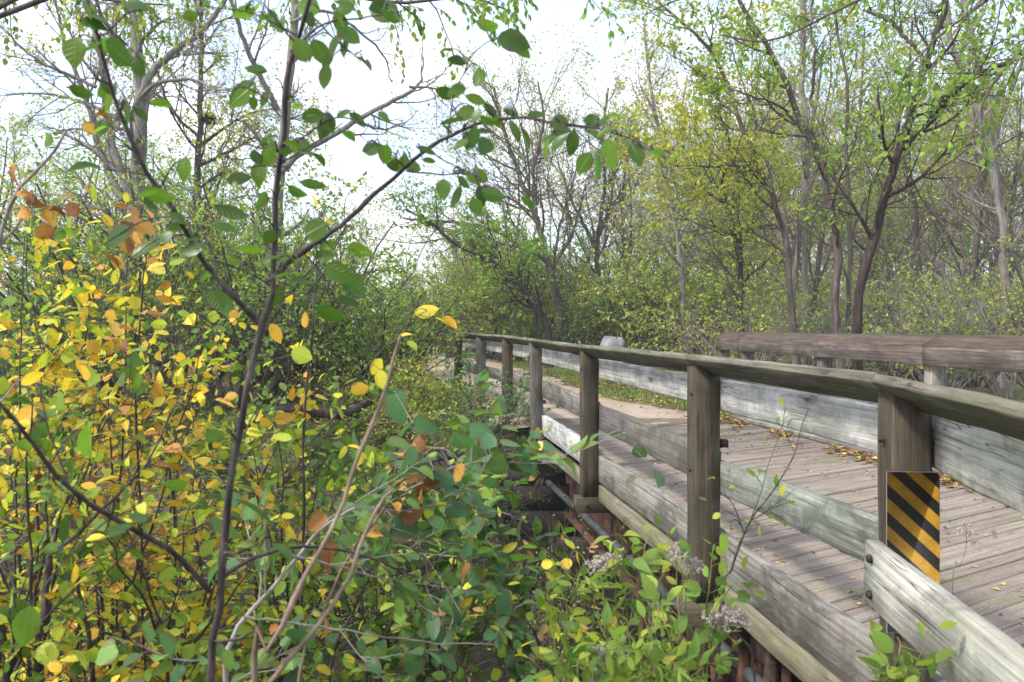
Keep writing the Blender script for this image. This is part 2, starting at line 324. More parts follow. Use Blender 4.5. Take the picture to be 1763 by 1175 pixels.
# ------------------------------------------------------------------ terrain
def sm(a, b, x):
    t = np.clip((x - a) / (b - a), 0, 1); return t * t * (3 - 2 * t)
def hgt(x, y):
    x = np.asarray(x, float); y = np.asarray(y, float)
    left = 1 - sm(-3.2, -.6, x)                      # 1 on the open bank to the left of the bridge
    ya = 10.9 * (1 - left) + 8.2 * left; yb = 11.9 * (1 - left) + 14.5 * left
    near = sm(1.7, 5.2, y); far = sm(0, 1, np.clip((y - ya) / (yb - ya), 0, 1))
    depth = 2.45 * near * (1 - far)
    n = .10 * np.sin(1.3 * x + .7 * y) * np.sin(.9 * y - .4 * x + 1) + .05 * np.sin(3.1 * x + 1.7 * y)
    swell = .5 * sm(9, 40, np.abs(x)) * sm(18, 50, y) + .9 * sm(60, 160, y) * sm(8, 30, np.abs(x + 5))
    onpath = np.exp(-((x - .9 + .09 * (y - 12)) / 6.5) ** 2) * (y > 9)
    return -.05 + n * (1 - onpath) * .7 - .03 - depth + swell * (1 - onpath)
def H(x, y): return float(hgt(x, y))

xs = np.concatenate([-np.geomspace(260, 15, 26), np.arange(-14.6, 14.7, .4), np.geomspace(15, 260, 26)])
ys = np.concatenate([-np.geomspace(60, 3, 10), np.arange(-2.6, 26, .35), np.geomspace(26.5, 420, 46)])
X, Y = np.meshgrid(xs, ys); Z = hgt(X, Y)
nx, ny = len(xs), len(ys)
i = np.arange(nx - 1)[None, :] + nx * np.arange(ny - 1)[:, None]
Q = np.stack([i, i + 1, i + nx + 1, i + nx], -1).reshape(-1, 4)
def ground_mat():
    m, t = newmat('ground'); tc = t.nodes.new('ShaderNodeTexCoord'); v = tc.outputs['Object']
    n1 = noise(t, v, .55, 5, .6, .3); n2 = noise(t, v, 9, 6, .7); n3 = noise(t, v, 38, 4, .7)
    lit = ramp(t, [(.30, (.035, .026, .019)), (.48, (.11, .082, .058)), (.62, (.21, .16, .105)), (.75, (.30, .23, .13))]); t.links.new(n3.outputs[0], lit.inputs[0])
    gr = ramp(t, [(.3, (.045, .075, .02)), (.55, (.095, .15, .035)), (.75, (.19, .20, .06))]); t.links.new(n2.outputs[0], gr.inputs[0])
    f = ramp(t, [(.44, (0, 0, 0)), (.62, (1, 1, 1))]); t.links.new(n1.outputs[0], f.inputs[0])
    sp = t.nodes.new('ShaderNodeSeparateXYZ'); t.links.new(v, sp.inputs[0])
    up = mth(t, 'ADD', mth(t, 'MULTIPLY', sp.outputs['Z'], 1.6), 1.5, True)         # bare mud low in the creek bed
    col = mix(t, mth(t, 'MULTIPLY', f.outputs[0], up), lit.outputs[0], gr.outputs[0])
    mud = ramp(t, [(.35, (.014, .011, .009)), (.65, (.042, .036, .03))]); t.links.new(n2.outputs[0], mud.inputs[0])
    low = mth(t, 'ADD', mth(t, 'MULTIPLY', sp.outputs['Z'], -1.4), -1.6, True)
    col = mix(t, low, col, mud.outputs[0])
    finish(t, col, .95, n3.outputs[0], .8, .04, .15); return m
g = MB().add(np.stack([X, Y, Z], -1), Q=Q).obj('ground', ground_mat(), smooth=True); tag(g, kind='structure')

# path of trodden sand leaving the bridge and bending left into the wood
pth = [(11.6, .05, 3.5), (13.7, -.45, 2.9), (17.3, -1.2, 1.8), (24, -2.4, 1.05), (32, -3.3, -.2), (44, -4.6, -1.7), (60, -6.3, -3.4), (85, -9.2, -6.3), (121, -13.5, -9.3), (170, -22, -16)]
pth = np.array(pth); yy = np.concatenate([np.arange(11.6, 40, .5), np.arange(40, 170, 3)])
xl = np.interp(yy, pth[:, 0], pth[:, 1]); xr = np.interp(yy, pth[:, 0], pth[:, 2])
xl += .12 * np.sin(yy * 1.9) + .08 * np.sin(yy * 4.3); xr += .13 * np.sin(yy * 1.4 + 1) + .09 * np.sin(yy * 5.1)
K = 9; s = np.linspace(0, 1, K)
PXs = xl[:, None] * (1 - s) + xr[:, None] * s; PYs = np.repeat(yy[:, None], K, 1)
PZs = np.maximum(hgt(PXs, PYs) + .012, -.02) + .018 * np.sin(np.pi * s)[None, :]
PZs[:, 0] -= .05; PZs[:, -1] -= .05
i = np.arange(K - 1)[None, :] + K * np.arange(len(yy) - 1)[:, None]
Q = np.stack([i, i + 1, i + K + 1, i + K], -1).reshape(-1, 4)
def path_mat():
    m, t = newmat('path'); tc = t.nodes.new('ShaderNodeTexCoord'); v = tc.outputs['Object']
    a = noise(t, v, 55, 5, .7); c = ramp(t, [(.3, (.18, .135, .10)), (.5, (.36, .29, .23)), (.7, (.50, .42, .34))]); t.links.new(a.outputs[0], c.inputs[0])
    b = noise(t, v, 1.3, 6, .65); r = ramp(t, [(.42, (0, 0, 0)), (.7, (1, 1, 1))]); t.links.new(b.outputs[0], r.inputs[0])
    col = mix(t, mth(t, 'MULTIPLY', r.outputs[0], .6), c.outputs[0], (.20, .15, .105))
    finish(t, col, .95, a.outputs[0], .6, .012, .15); return m
tag(MB().add(np.stack([PXs, PYs, PZs], -1), Q=Q).obj('path', path_mat(), smooth=True), kind='structure')

# creek
def water_mat():
    m, t = newmat('water'); tc = t.nodes.new('ShaderNodeTexCoord')
    n = noise(t, tc.outputs['Object'], 3, 3, .5)
    b = finish(t, (.02, .018, .013), .06, n.outputs[0], .08, .02, .5); return m
wx = np.linspace(-30, 30, 31); wy = np.linspace(4, 11.6, 9); X, Y = np.meshgrid(wx, wy); i = np.arange(30)[None, :] + 31 * np.arange(8)[:, None]
tag(MB().add(np.stack([X, Y, np.full_like(X, -2.36)], -1), Q=np.stack([i, i + 1, i + 32, i + 31], -1).reshape(-1, 4)).obj('creek_water', water_mat()), kind='structure')

# ------------------------------------------------------------------ timber
def beam(name, p0, p1, w, h, mat, parent, up=(0, 0, 1), roll=0.0, ch=.006, seg=None, jit=.0018, shape=None, seed=None):
    """a sawn timber from p0 to p1: w across, h high, grain along its own X; chamfered arrises, slightly uneven"""
    p0, p1 = Vector(p0), Vector(p1); L_ = (p1 - p0).length; x = (p1 - p0).normalized()
    u = Vector(up); y = u.cross(x).normalized(); z = x.cross(y).normalized()
    if roll:
        R = Matrix.Rotation(roll, 3, x); y = R @ y; z = R @ z
    seg = seg or max(2, int(L_ / .18))
    r = np.random.default_rng(seed if seed is not None else random.randrange(1 << 30))
    a, b = w / 2, h / 2
    prof = np.array([(-a + ch, -b), (a - ch, -b), (a, -b + ch), (a, b - ch), (a - ch, b), (-a + ch, b), (-a, b - ch), (-a, -b + ch)])
    n = len(prof); t = np.linspace(0, L_, seg + 1)
    V = np.zeros((seg + 1, n, 3)); V[:, :, 0] = t[:, None]
    V[:, :, 1] = prof[None, :, 0] + r.normal(0, jit, (seg + 1, n)); V[:, :, 2] = prof[None, :, 1] + r.normal(0, jit, (seg + 1, n))
    bow = np.sin(np.pi * t / L_) * r.normal(0, .004); V[:, :, 2] += bow[:, None]
    V[0, :, 0] += r.normal(0, .002, n); V[-1, :, 0] += r.normal(0, .002, n)
    if shape: V = shape(V, prof, L_)
    V = V.reshape(-1, 3)
    i = n * np.arange(seg)[:, None]; j = np.arange(n)[None, :]; k = (j + 1) % n
    Qs = np.stack([i + j, i + k, i + n + k, i + n + j], -1).reshape(-1, 4)[:, ::-1]
    e = n * seg
    T = [(0, q, q + 1) for q in range(1, n - 1)] + [(e, e + q + 1, e + q) for q in range(1, n - 1)]
    me = MB().add(V, T=T, Q=Qs).mesh(name, mat); me.flip_normals()
    o = bpy.data.objects.new(name, me); COL.objects.link(o)
    Mw = Matrix(((x.x, y.x, z.x, p0.x), (x.y, y.y, z.y, p0.y), (x.z, y.z, z.z, p0.z), (0, 0, 0, 1)))
    o.parent = parent
    if parent is not None:
        pm = Matrix.Identity(4); q = parent; ch_ = []
        while q is not None: ch_.append(q); q = q.parent
        for q in reversed(ch_): pm = pm @ q.matrix_basis
        o.matrix_basis = pm.inverted() @ Mw
    else: o.matrix_basis = Mw
    return o
def bolt(p, d, parent, r=.014, l=.012, name='bolt'):
    d = Vector(d).normalized(); p = Vector(p)
    a = d.orthogonal().normalized(); b = d.cross(a)
    V = []; k = 10
    for (rr, q) in ((r, 0), (r, l * .5), (r * .75, l), (0.0005, l * 1.15)):
        for j in range(k):
            an = 2 * math.pi * j / k; V.append(p + d * q + a * (rr * math.cos(an)) + b * (rr * math.sin(an)))
    Qs = [(s * k + j, s * k + (j + 1) % k, (s + 1) * k + (j + 1) % k, (s + 1) * k + j) for s in range(3) for j in range(k)]
    return MB().add([tuple(v) for v in V], Q=Qs).obj(name, M['bolt'], parent, smooth=True)

# ---- left railing: post centres (x, y) and cap heights, read off the photograph and stood at real distances
posts = [(1.398, 2.95, 1.200), (1.158, 5.0, 1.202), (.745, 8.0, 1.200), (.315, 11.2, 1.222), (-.075, 13.6, 1.243), (-.58, 15.5, 1.252), (-1.18, 18.0, 1.264)]
bots = [-.55, -.28, -.27, -.24, -.3, -.3, -.3]
PW = .155
railL = thing('timber_railing', 'near grey weathered timber railing with tilted cap board, running back to the path', 'railing', (posts[1][0], posts[1][1], 0))
pd = []
for q in range(len(posts)):
    a = posts[max(q - 1, 0)]; b = posts[min(q + 1, len(posts) - 1)]
    d = Vector((b[0] - a[0], b[1] - a[1], 0)).normalized(); pd.append(d)
pd[0] = Vector((.05, 1, 0)).normalized()
def inner(q, off): # point on the inner side of post q
    d = pd[q]; nrm = Vector((d.y, -d.x, 0)); return Vector((posts[q][0], posts[q][1], 0)) + nrm * off
postobj = []
for q, (x, y, zc) in enumerate(posts):
    def shp(V, prof, L_):
        # top cut on a slope: full height near the outer side, chamfered on the outer arris, lower towards the deck
        yv = V[-1, :, 1]; s_ = -1 if up_sign else 1
        o_ = (yv * s_) + PW / 2            # 0 outer .. PW inner
        V[-1, :, 0] -= np.where(o_ < .03, .03 - o_, (o_ - .03) * .58)
        return V
    up_sign = False
    lean = [.012, 0, .0, .03, 0, -.01, .01][q]
    o = beam('post', (x + lean, y, bots[q]), (x, y, zc - .035), PW if q else .138, PW if q else .138, M['post'] if q not in (3, 5) else M['board_dark'], railL, up=tuple(pd[q]), ch=.008, shape=shp, seed=40 + q)
    postobj.append(o)
# boards: (lower z at far, upper z) per span on the inner faces; heights from the photograph
up_b = [(.862, 1.042), (.872, 1.048), (.885, 1.062), (.90, 1.08), (.92, 1.09), (.92, 1.10)]
for q in range(6):
    a, b = inner(q, PW / 2 + .022), inner(q + 1, PW / 2 + .022); lo, hi = up_b[q]; zc = (lo + hi) / 2
    e = (b - a).normalized() * .02
    beam('upper_board', (a.x + e.x, a.y + e.y, zc), (b.x - e.x, b.y - e.y, zc + .004), .042, hi - lo, M['board_pale'], railL, seed=60 + q)
mids = [((.515, .460), .20, 'board_green'), ((.492, .494), .235, 'board_dark'), ((.52, .535), .225, 'board_grey'), ((.52, .53), .21, 'board_grey'), ((.52, .53), .20, 'board_grey'), ((.52, .53), .2, 'board_grey')]
for q, ((z0, z1), h_, mt) in enumerate(mids):
    a, b = inner(q, PW / 2 + .022), inner(q + 1, PW / 2 + .022); e = (b - a).normalized() * .02
    beam('middle_board', (a.x + e.x, a.y + e.y, z0), (b.x - e.x, b.y - e.y, z1), .042, h_, M[mt], railL, seed=70 + q)
lows = [(-.015, .27, 'board_grey'), (0.0, .26, 'board_grey'), (.045, .26, 'board_pale'), (.07, .25, 'board_grey')]
for q, (z0, h_, mt) in enumerate(lows):
    a, b = inner(q, PW / 2 + .034), inner(q + 1, PW / 2 + .034); e = (b - a).normalized() * .012
    if q == 0: a = a - (b - a).normalized() * .6
    beam('lower_board', (a.x + e.x, a.y + e.y, z0), (b.x - e.x, b.y - e.y, z0), .066, h_, M[mt], railL, seed=80 + q, ch=.008)
# cap sections, outer edge high
capz = [p[2] for p in posts]
capseg = [(0, 1), (1, 2), (2, 3), (3, 4), (4, 5), (5, 6)]
TILT = math.radians(31); CWD = .20; CT = .04
def cap_section(a, b, za, zb, parent, side, mat, ext=(0, 0), seed=1, tilt=TILT, wd=CWD):
    """a, b: points under the high outer edge; side = unit vector from outer to inner"""
    d = (b - a).normalized(); s_ = side
    drop = math.sin(tilt); run = math.cos(tilt)
    off = s_ * (wd / 2 * run) + s_ * (CT / 2 * -drop)
    pa = a + off - d * ext[0]; pb = b + off + d * ext[1]
    pa.z = za - wd / 2 * drop - CT / 2 * run; pb.z = zb - wd / 2 * drop - CT / 2 * run
    upv = s_ * drop + Vector((0, 0, run))
    return beam('cap_board', tuple(pa), tuple(pb), wd, CT, mat, parent, up=tuple(upv), seed=seed, ch=.005, jit=.0015)
for q, (i0, i1) in enumerate(capseg):
    a, b = inner(i0, -PW / 2 - .022), inner(i1, -PW / 2 - .022)
    d = (b - a).normalized(); side = Vector((d.y, -d.x, 0))
    cap_section(a, b, capz[i0], capz[i1], railL, side, M['cap'], ext=(-.003, .075 if q == 5 else -.003), seed=90 + q)
# approach wing past the first post, flaring towards the viewer
wa = inner(0, -PW / 2 - .022); wb = Vector((1.03, 1.15, 0)); d = (wb - wa).normalized(); side = Vector((-d.y, d.x, 0))
cap_section(wa, wb, 1.198, 1.185, railL, side, M['cap'], ext=(-.004, 0), seed=101)
ia = inner(0, PW / 2 + .022)
beam('upper_board', (ia.x + .002, ia.y - .035, .965), (1.26, 1.15, .925), .042, .205, M['board_wing'], railL, seed=102)
lo0, lo1 = Vector((1.160, 2.66, 0)), Vector((1.055, 1.15, 0))
wl = beam('lower_board', (lo0.x, lo0.y, .577), (1.075, 1.10, .520), .055, .20, M['board_wing'], railL, seed=104, ch=.008)
# spacer block between the wing's lower board and the first post, and the post's footing plank
ex = Vector((-1, .05, 0))
for (yy_, zz_) in ((2.600, .632), (2.600, .520)):
    bolt((1.128, yy_, zz_), ex, wl)
for q, o in enumerate(postobj[:5]):
    d = pd[q]; nout = Vector((-d.y, d.x, 0)); x, y, zc = posts[q]
    for zz_ in (.96, .50, .02):
        p = Vector((x, y, zz_)) + nout * (PW / 2 + .001) + d * random.uniform(-.02, .02)
        bolt(p, nout, o, r=.011)
# small hinge lugs seen on the inner side of two posts
for q, zz_ in ((1, .66), (3, .35), (4, .62)):
    d = pd[q]; p = inner(q, PW / 2 + .02); p.z = zz_
    beam('bracket', (p.x, p.y - .03, p.z), (p.x + .045, p.y - .03, p.z), .03, .05, M['bolt'], railL, seed=110 + q, seg=2)

# ---- right railing
pr = [(4.43, 8.35), (4.17, 11.1), (3.97, 13.2), (3.72, 14.45)]
railR = thing('timber_railing', 'brown timber railing on the far side of the bridge deck, right of the planks', 'railing', (4.3, 9, 0))
line = [Vector((4.88, 3.6, 0)), Vector((4.60, 6.3, 0)), Vector((4.36, 8.75, 0)), Vector((4.12, 11.2, 0)), Vector((3.86, 14.1, 0)), Vector((3.66, 14.75, 0))]
d0 = (line[4] - line[0]).normalized(); nR = Vector((d0.y, -d0.x, 0))      # to the right = outwards
for q, (a) in enumerate(line):
    if q in (1,): continue
    c = a + nR * (PW / 2 + .045)
    if q == 4: c = c - d0 * .12
    beam('post', (c.x, c.y, -.3), (c.x, c.y, 1.17), PW, PW, M['post_pale'] if q < 3 else M['board_dark'], railR, up=tuple(d0), ch=.008, seed=120 + q)
for q in range(5):
    a, b = line[q], line[q + 1]
    if q in (1, 3): continue
    if q in (0, 2): b = line[q + 2]
    e = (b - a).normalized() * .004
    for nm, zc_, hh, mt in (('upper_board', 1.062, .205, 'rail_far'), ('middle_board', .55, .2, 'board_grey'), ('lower_board', .06, .25, 'board_grey')):
        beam(nm, (a.x + e.x, a.y + e.y, zc_), (b.x - e.x, b.y - e.y, zc_), .042, hh, M[mt], railR, seed=130 + q)
    # cap: low inner edge towards the deck, high outer edge beyond
    dd = (b - a).normalized(); sd_ = Vector((-dd.y, dd.x, 0)); oa = a + (-sd_) * .20; ob = b + (-sd_) * .20
    cap_section(oa, ob, 1.285, 1.285, railR, sd_, M['cap_brown'], ext=(0, .0), seed=140 + q, wd=.25, tilt=math.radians(27))

# ---- bridge: deck planks, kerb, fascia, girders, outriggers, abutments
bridge = thing('timber_footbridge', 'timber plank footbridge deck crossing the dark creek gully', 'bridge', (2.6, 7, 0))
def left_edge(y):
    pts = [(inner(q, PW / 2).x + .0, inner(q, PW / 2).y) for q in range(5)]
    ys_ = [p[1] for p in pts]; xs_ = [p[0] for p in pts]
    if y < ys_[0]: return xs_[0] + (ys_[0] - y) * .11
    return float(np.interp(y, ys_, xs_))
def right_edge(y): return 4.86 - .097 * (y - 3.6) + .02
mb = MB(); r = np.random.default_rng(3)
pdir = np.array([.841, .541]); pn = np.array([-.541, .841])     # planks lie askew of the rails
sv = -4.6
while sv < 11.5:
    wv_ = r.choice([.115, .14, .14, .185]); gap = r.uniform(.006, .016)
    s0, s1 = sv, sv + wv_ - gap; sv += wv_
    # ends where the plank's centre line meets the deck edges
    sm_ = (s0 + s1) / 2; us = np.linspace(-3, 12, 1500)
    px_ = us * pdir[0] + sm_ * pn[0] + .0; py_ = us * pdir[1] + sm_ * pn[1]
    le = np.array([left_edge(v) for v in py_]) + .055; re = right_edge(py_)
    ok = (px_ > le) & (px_ < re) & (py_ > -1.0) & (py_ < 12.35)
    if ok.sum() < 8: continue
    def uend(s_):
        X_ = us * pdir[0] + s_ * pn[0]; Y_ = us * pdir[1] + s_ * pn[1]; l_ = np.array([left_edge(v) for v in Y_]) + .075
        k_ = (X_ > l_) & (X_ < right_edge(Y_)) & (Y_ > -1.0) & (Y_ < 12.35); return (us[k_].min(), us[k_].max()) if k_.sum() > 3 else None
    e0, e1 = uend(s0), uend(s1)
    if e0 is None or e1 is None: continue
    cuts = [(e0[0], e1[0])]
    if e0[1] - e0[0] > 4.0 and r.random() < .22:
        f_ = r.uniform(.3, .7); c_ = e0[0] + (e0[1] - e0[0]) * f_; cuts.append((c_, c_))
    cuts.append((e0[1], e1[1]))
    for ca, cb in zip(cuts[:-1], cuts[1:]):
        n = max(3, int((cb[0] - ca[0]) / .25)); tt_ = np.linspace(0, 1, n + 1); ua = ca[0] + (cb[0] - .006 - ca[0]) * tt_; ub_ = ca[1] + (cb[1] - .006 - ca[1]) * tt_
        zt = r.normal(0, .0015) + .004 * np.sin(np.linspace(0, 3.14, n + 1)) * r.normal(0, 1)
        tw = r.normal(0, .002)
        ed0 = s0 + r.normal(0, .0016, n + 1); ed1 = s1 + r.normal(0, .0016, n + 1)
        V = []
        for w_, z_ in ((ed0, -.05), (ed0, -.005), (ed0 + .005, 0.0), (ed1 - .005, 0.0), (ed1, -.005), (ed1, -.05)):
            zz = z_ + zt + (tw if w_ is ed1 else 0); uu = ub_ if len(V) >= 3 else ua
            V.append(np.stack([uu * pdir[0] + w_ * pn[0], uu * pdir[1] + w_ * pn[1], np.broadcast_to(zz, uu.shape)], -1))
        V = np.stack(V, 1); k = 6
        i_ = k * np.arange(n)[:, None]; j_ = np.arange(k)[None, :]; kk = (j_ + 1) % k
        Qd = np.stack([i_ + j_, i_ + k + j_, i_ + k + kk, i_ + kk], -1).reshape(-1, 4)
        e_ = k * n
        T = [(0, 1, 2), (0, 2, 3), (0, 3, 4), (0, 4, 5)] + [(e_, e_ + 2, e_ + 1), (e_, e_ + 3, e_ + 2), (e_, e_ + 4, e_ + 3), (e_, e_ + 5, e_ + 4)]
        mb.add(V.reshape(-1, 3), T=T, Q=Qd)
deck = mb.obj('deck', M['deck'], bridge)
# low kerb timber along the far side
a, b = Vector((4.40, 5.2, .03)), Vector((3.30, 12.3, .03))
beam('kerb', tuple(a), tuple(a + (b - a) * .5), .12, .055, M['board_grey'], bridge, seed=150)
beam('kerb', tuple(a + (b - a) * .503), tuple(b), .12, .055, M['board_grey'], bridge, seed=151)
# fascia under the left edge
for q in range(3):
    a, b = inner(q, PW / 2 + .030), inner(q + 1, PW / 2 + .030); e = (b - a).normalized() * .004
    if q == 0: a = a - (b - a).normalized() * .6
    beam('fascia_beam', (a.x + e.x, a.y + e.y, -.235), (b.x - e.x, b.y - e.y, -.235), .058, .158, M['fascia'], bridge, seed=160 + q)
# joist ends hanging below, timber outriggers under the posts
for y_ in np.arange(3.4, 11.4, .62):
    x_ = left_edge(y_) + .14; y2 = y_ + random.uniform(-.12, .12)
    beam('joist', (x_, y2, -.13 - .32), (x_ + 3.0, y2 + .3, -.13 - .32), .09, .22, M['rot'], bridge, seed=int(y_ * 10), seg=6)
for q in (1, 2, 3):
    x, y, _ = posts[q]; d = pd[q]
    o = beam('outrigger', (x - .14, y - .01, bots[q] - .075), (x + 1.2, y + .1, bots[q] - .075), .17, .15, M['post'], bridge, seed=170 + q)
    bolt((x - .03, y - .097, bots[q] - .075), (0, -1, 0), o, r=.017)
# rusted plate girders
def girder(off, y0, y1):
    mb = MB()
    for seg_ in range(12):
        ya_, yb_ = y0 + (y1 - y0) * seg_ / 12, y0 + (y1 - y0) * (seg_ + 1) / 12
        xa, xb = left_edge(ya_) + off, left_edge(yb_) + off
        for (w0, w1, z0, z1) in ((-.01, .01, -1.16, -.60), (-.11, .11, -.60, -.575), (-.11, .11, -1.185, -1.16)):
            V = [(xa + w0, ya_, z0), (xa + w1, ya_, z0), (xa + w1, ya_, z1), (xa + w0, ya_, z1), (xb + w0, yb_, z0), (xb + w1, yb_, z0), (xb + w1, yb_, z1), (xb + w0, yb_, z1)]
            mb.add(V, Q=[(0, 1, 5, 4), (1, 2, 6, 5), (2, 3, 7, 6), (3, 0, 4, 7)])
        V = [(xa - .09, ya_, -1.16), (xa - .01, ya_, -1.16), (xa - .01, ya_, -.60), (xa - .09, ya_, -.60)]
        V += [(p[0], p[1] + .014, p[2]) for p in V]
        mb.add(V, Q=[(0, 1, 2, 3), (7, 6, 5, 4), (0, 3, 7, 4)])
    return mb.obj('girder', M['rust'], bridge)
girder(.42, 2.4, 11.7); girder(1.6, 2.4, 11.7); girder(2.9, 2.4, 11.7)
# upright timber sheeting and posts behind the girder
for k, y_ in enumerate(np.arange(3.6, 7.3, .36)):
    x_ = left_edge(y_) + .20 + random.uniform(-.02, .02)
    zt = -.34; zb = zt - random.uniform(.35, 1.7)
    if k % 3 == 2: continue
    beam('sheeting_post', (x_, y_, zb), (x_ + random.uniform(-.02, .02), y_, zt), .07, random.choice([.07, .1, .13]), M['rot'] if k % 2 else M['rust'], bridge, up=(0, 1, 0), seed=180 + k, jit=.004)

# abutments: courses of big concrete blocks; each course row cut by joints
def blockwall(name, p0, p1, z0, z1, thick, ch_, lab, cat='retaining wall'):
    p0 = Vector(p0); p1 = Vector(p1); d = (p1 - p0); Lw = d.length; d.normalize(); n_ = Vector((-d.y, d.x, 0)); mb = MB(); r = np.random.default_rng(int(z1 * 10 + 50))
    row = 0; z = z0
    while z < z1 - .05:
        hh = min(ch_, z1 - z); u = -(.5 if row % 2 else 0) * 1.0
        while u < Lw:
            ln = r.uniform(.85, 1.25); a_ = max(u, 0); b_ = min(u + ln - .012, Lw); u += ln
            if b_ - a_ < .05: continue
            ins = r.uniform(0, .02)
            V = []
            for (uu, tt, zz) in [(a_, ins, z), (b_, ins, z), (b_, thick, z), (a_, thick, z), (a_, ins, z + hh - .012), (b_, ins, z + hh - .012), (b_, thick, z + hh - .012), (a_, thick, z + hh - .012)]:
                q_ = p0 + d * uu + n_ * tt; V.append((q_.x, q_.y, zz))
            mb.add(V, Q=[(0, 1, 5, 4), (1, 2, 6, 5), (2, 3, 7, 6), (3, 0, 4, 7), (4, 5, 6, 7), (3, 2, 1, 0)])
        z += hh; row += 1
    t_ = thing(name, lab, cat, tuple(p0)); mb.obj('blocks', M['block'], t_)
    return t_
blockwall('abutment_wall', (-1.6, 11.35, 0), (5.6, 11.15, 0), -2.5, -.38, .8, .34, 'dark block abutment wall under the far end of the footbridge')
if 0: blockwall('creek_wall', (-3.6, 7.9, 0), (3.4, 8.25, 0), -2.6, -1.78, .5, .3, 'low dark stone block wall along the creek below the bridge')

# pipe slung beneath the left edge
def tube_pts(pts, rad, k=12):
    pts = np.array(pts, float); return pts, np.full(len(pts), rad)
def tubes(mb, Pn, Rn, s):
    """Pn (n,k,3) polylines with radii Rn (n,k) -> rings of s sides"""
    Pn = np.asarray(Pn, float); Rn = np.asarray(Rn, float)
    if Pn.ndim == 2: Pn = Pn[None]; Rn = Rn[None]
    n, k, _ = Pn.shape
    if n == 0: return
    T = norm(np.gradient(Pn, axis=1)); D = norm(Pn[:, -1] - Pn[:, 0])
    ax = np.argmin(np.abs(D), axis=1); ref = np.eye(3)[ax][:, None, :]
    U = norm(np.cross(T, ref)); Vv = np.cross(T, U)
    a = 2 * np.pi * np.arange(s) / s
    ring = U[:, :, None, :] * np.cos(a)[None, None, :, None] + Vv[:, :, None, :] * np.sin(a)[None, None, :, None]
    V = (Pn[:, :, None, :] + ring * Rn[:, :, None, None]).reshape(-1, 3)
    b = (np.arange(n) * k * s)[:, None, None] + (np.arange(k - 1) * s)[None, :, None]; j = np.arange(s)[None, None, :]; j2 = (j + 1) % s
    Q = np.stack([b + j, b + j2, b + s + j2, b + s + j], -1).reshape(-1, 4)
    mb.add(V, Q=Q)

def resample(pts, rad, k):
    pts = np.asarray(pts, float); rad = np.asarray(rad, float)
    if len(pts) > 2:   # Catmull-Rom through the traced points
        q = np.concatenate([[2 * pts[0] - pts[1]], pts, [2 * pts[-1] - pts[-2]]]); o = []; rr = []
        for i in range(1, len(q) - 2):
            for t in np.linspace(0, 1, 6, endpoint=False):
                o.append(.5 * ((2 * q[i]) + (-q[i - 1] + q[i + 1]) * t + (2 * q[i - 1] - 5 * q[i] + 4 * q[i + 1] - q[i + 2]) * t * t + (-q[i - 1] + 3 * q[i] - 3 * q[i + 1] + q[i + 2]) * t ** 3))
                rr.append(rad[i - 1] * (1 - t) + rad[i] * t)
        o.append(pts[-1]); rr.append(rad[-1]); pts = np.array(o); rad = np.array(rr)
    d = np.concatenate([[0], np.cumsum(np.linalg.norm(np.diff(pts, axis=0), axis=1))]); t = np.linspace(0, d[-1], k)
    return np.stack([np.interp(t, d, pts[:, i]) for i in range(3)], -1), np.interp(t, d, rad)

def grow(r, Pn, Rn, m, t0, t1, ang, ln, k=5, jit=.15, up=.05, rr=.55, tip=.25, lnvar=.35, taper=.5, minr=.0015, flat=0.0):
    """m children on each parent polyline; returns their polylines and radii"""
    n, K, _ = Pn.shape; c = n * m; idx = np.repeat(np.arange(n), m)
    t = (t0 + (t1 - t0) * (np.tile(np.arange(m), n) + r.random(c)) / m)
    f = t * (K - 1); i0 = np.clip(f.astype(int), 0, K - 2); w = (f - i0)[:, None]
    base = Pn[idx, i0] * (1 - w) + Pn[idx, i0 + 1] * w; R0 = Rn[idx, i0] * (1 - w[:, 0]) + Rn[idx, i0 + 1] * w[:, 0]
    T = norm(Pn[idx, i0 + 1] - Pn[idx, i0]); rv = r.normal(0, 1, (c, 3)); rv[:, 2] *= (1 - flat); perp = norm(np.cross(T, np.cross(rv, T)))
    a = np.radians(ang) * (1 + r.normal(0, .22, c))[:, None] if False else (np.radians(ang) * (1 + r.normal(0, .22, c)))[:, None]
    d = norm(T * np.cos(a) + perp * np.sin(a))
    plen = np.linalg.norm(np.diff(Pn, axis=1), axis=2).sum(1)[idx] if ln < 0 else np.ones(c)
    Ls = (abs(ln) * plen) * (1 - taper * t) * (1 + lnvar * r.uniform(-1, 1, c))
    out = np.zeros((c, k, 3)); out[:, 0] = base; st = (Ls / (k - 1))[:, None]
    for q in range(1, k):
        out[:, q] = out[:, q - 1] + d * st
        d = norm(d + r.normal(0, jit, (c, 3)) + np.array([0, 0, up]))
    r0 = np.maximum(R0 * rr, minr); Ro = r0[:, None] * np.linspace(1, tip, k)[None, :]
    return out, np.maximum(Ro, minr * .6)

# ---- leaves
def leaf_tpl(rows, fold=.18, curl=.16, w=.62):
    """rows: [(x, halfwidth fraction)]"""
    xs_ = [0] + [q[0] for q in rows] + [1]; V = []; T = []; Q = []
    for x in xs_: V.append((x, 0, -curl * (x - .3) ** 2))
    m0 = len(xs_)
    for sgn in (1, -1):
        b = len(V)
        for x, h in rows: V.append((x, sgn * h * w, fold * h * w - curl * (x - .3) ** 2))
        n = len(rows)
        T.append((0, b, 1) if sgn < 0 else (0, 1, b))
        for i in range(n - 1):
            q = (i + 1, b + i, b + i + 1, i + 2); Q.append(q if sgn < 0 else q[::-1])
        T.append((n, b + n - 1, n + 1) if sgn < 0 else (n, n + 1, b + n - 1))
    return np.array(V), np.array(T), np.array(Q)
OVAL = leaf_tpl([(.06, .30), (.2, .78), (.38, 1.0 * .5 + .5), (.58, .96), (.78, .66), (.92, .26)], w=.31)
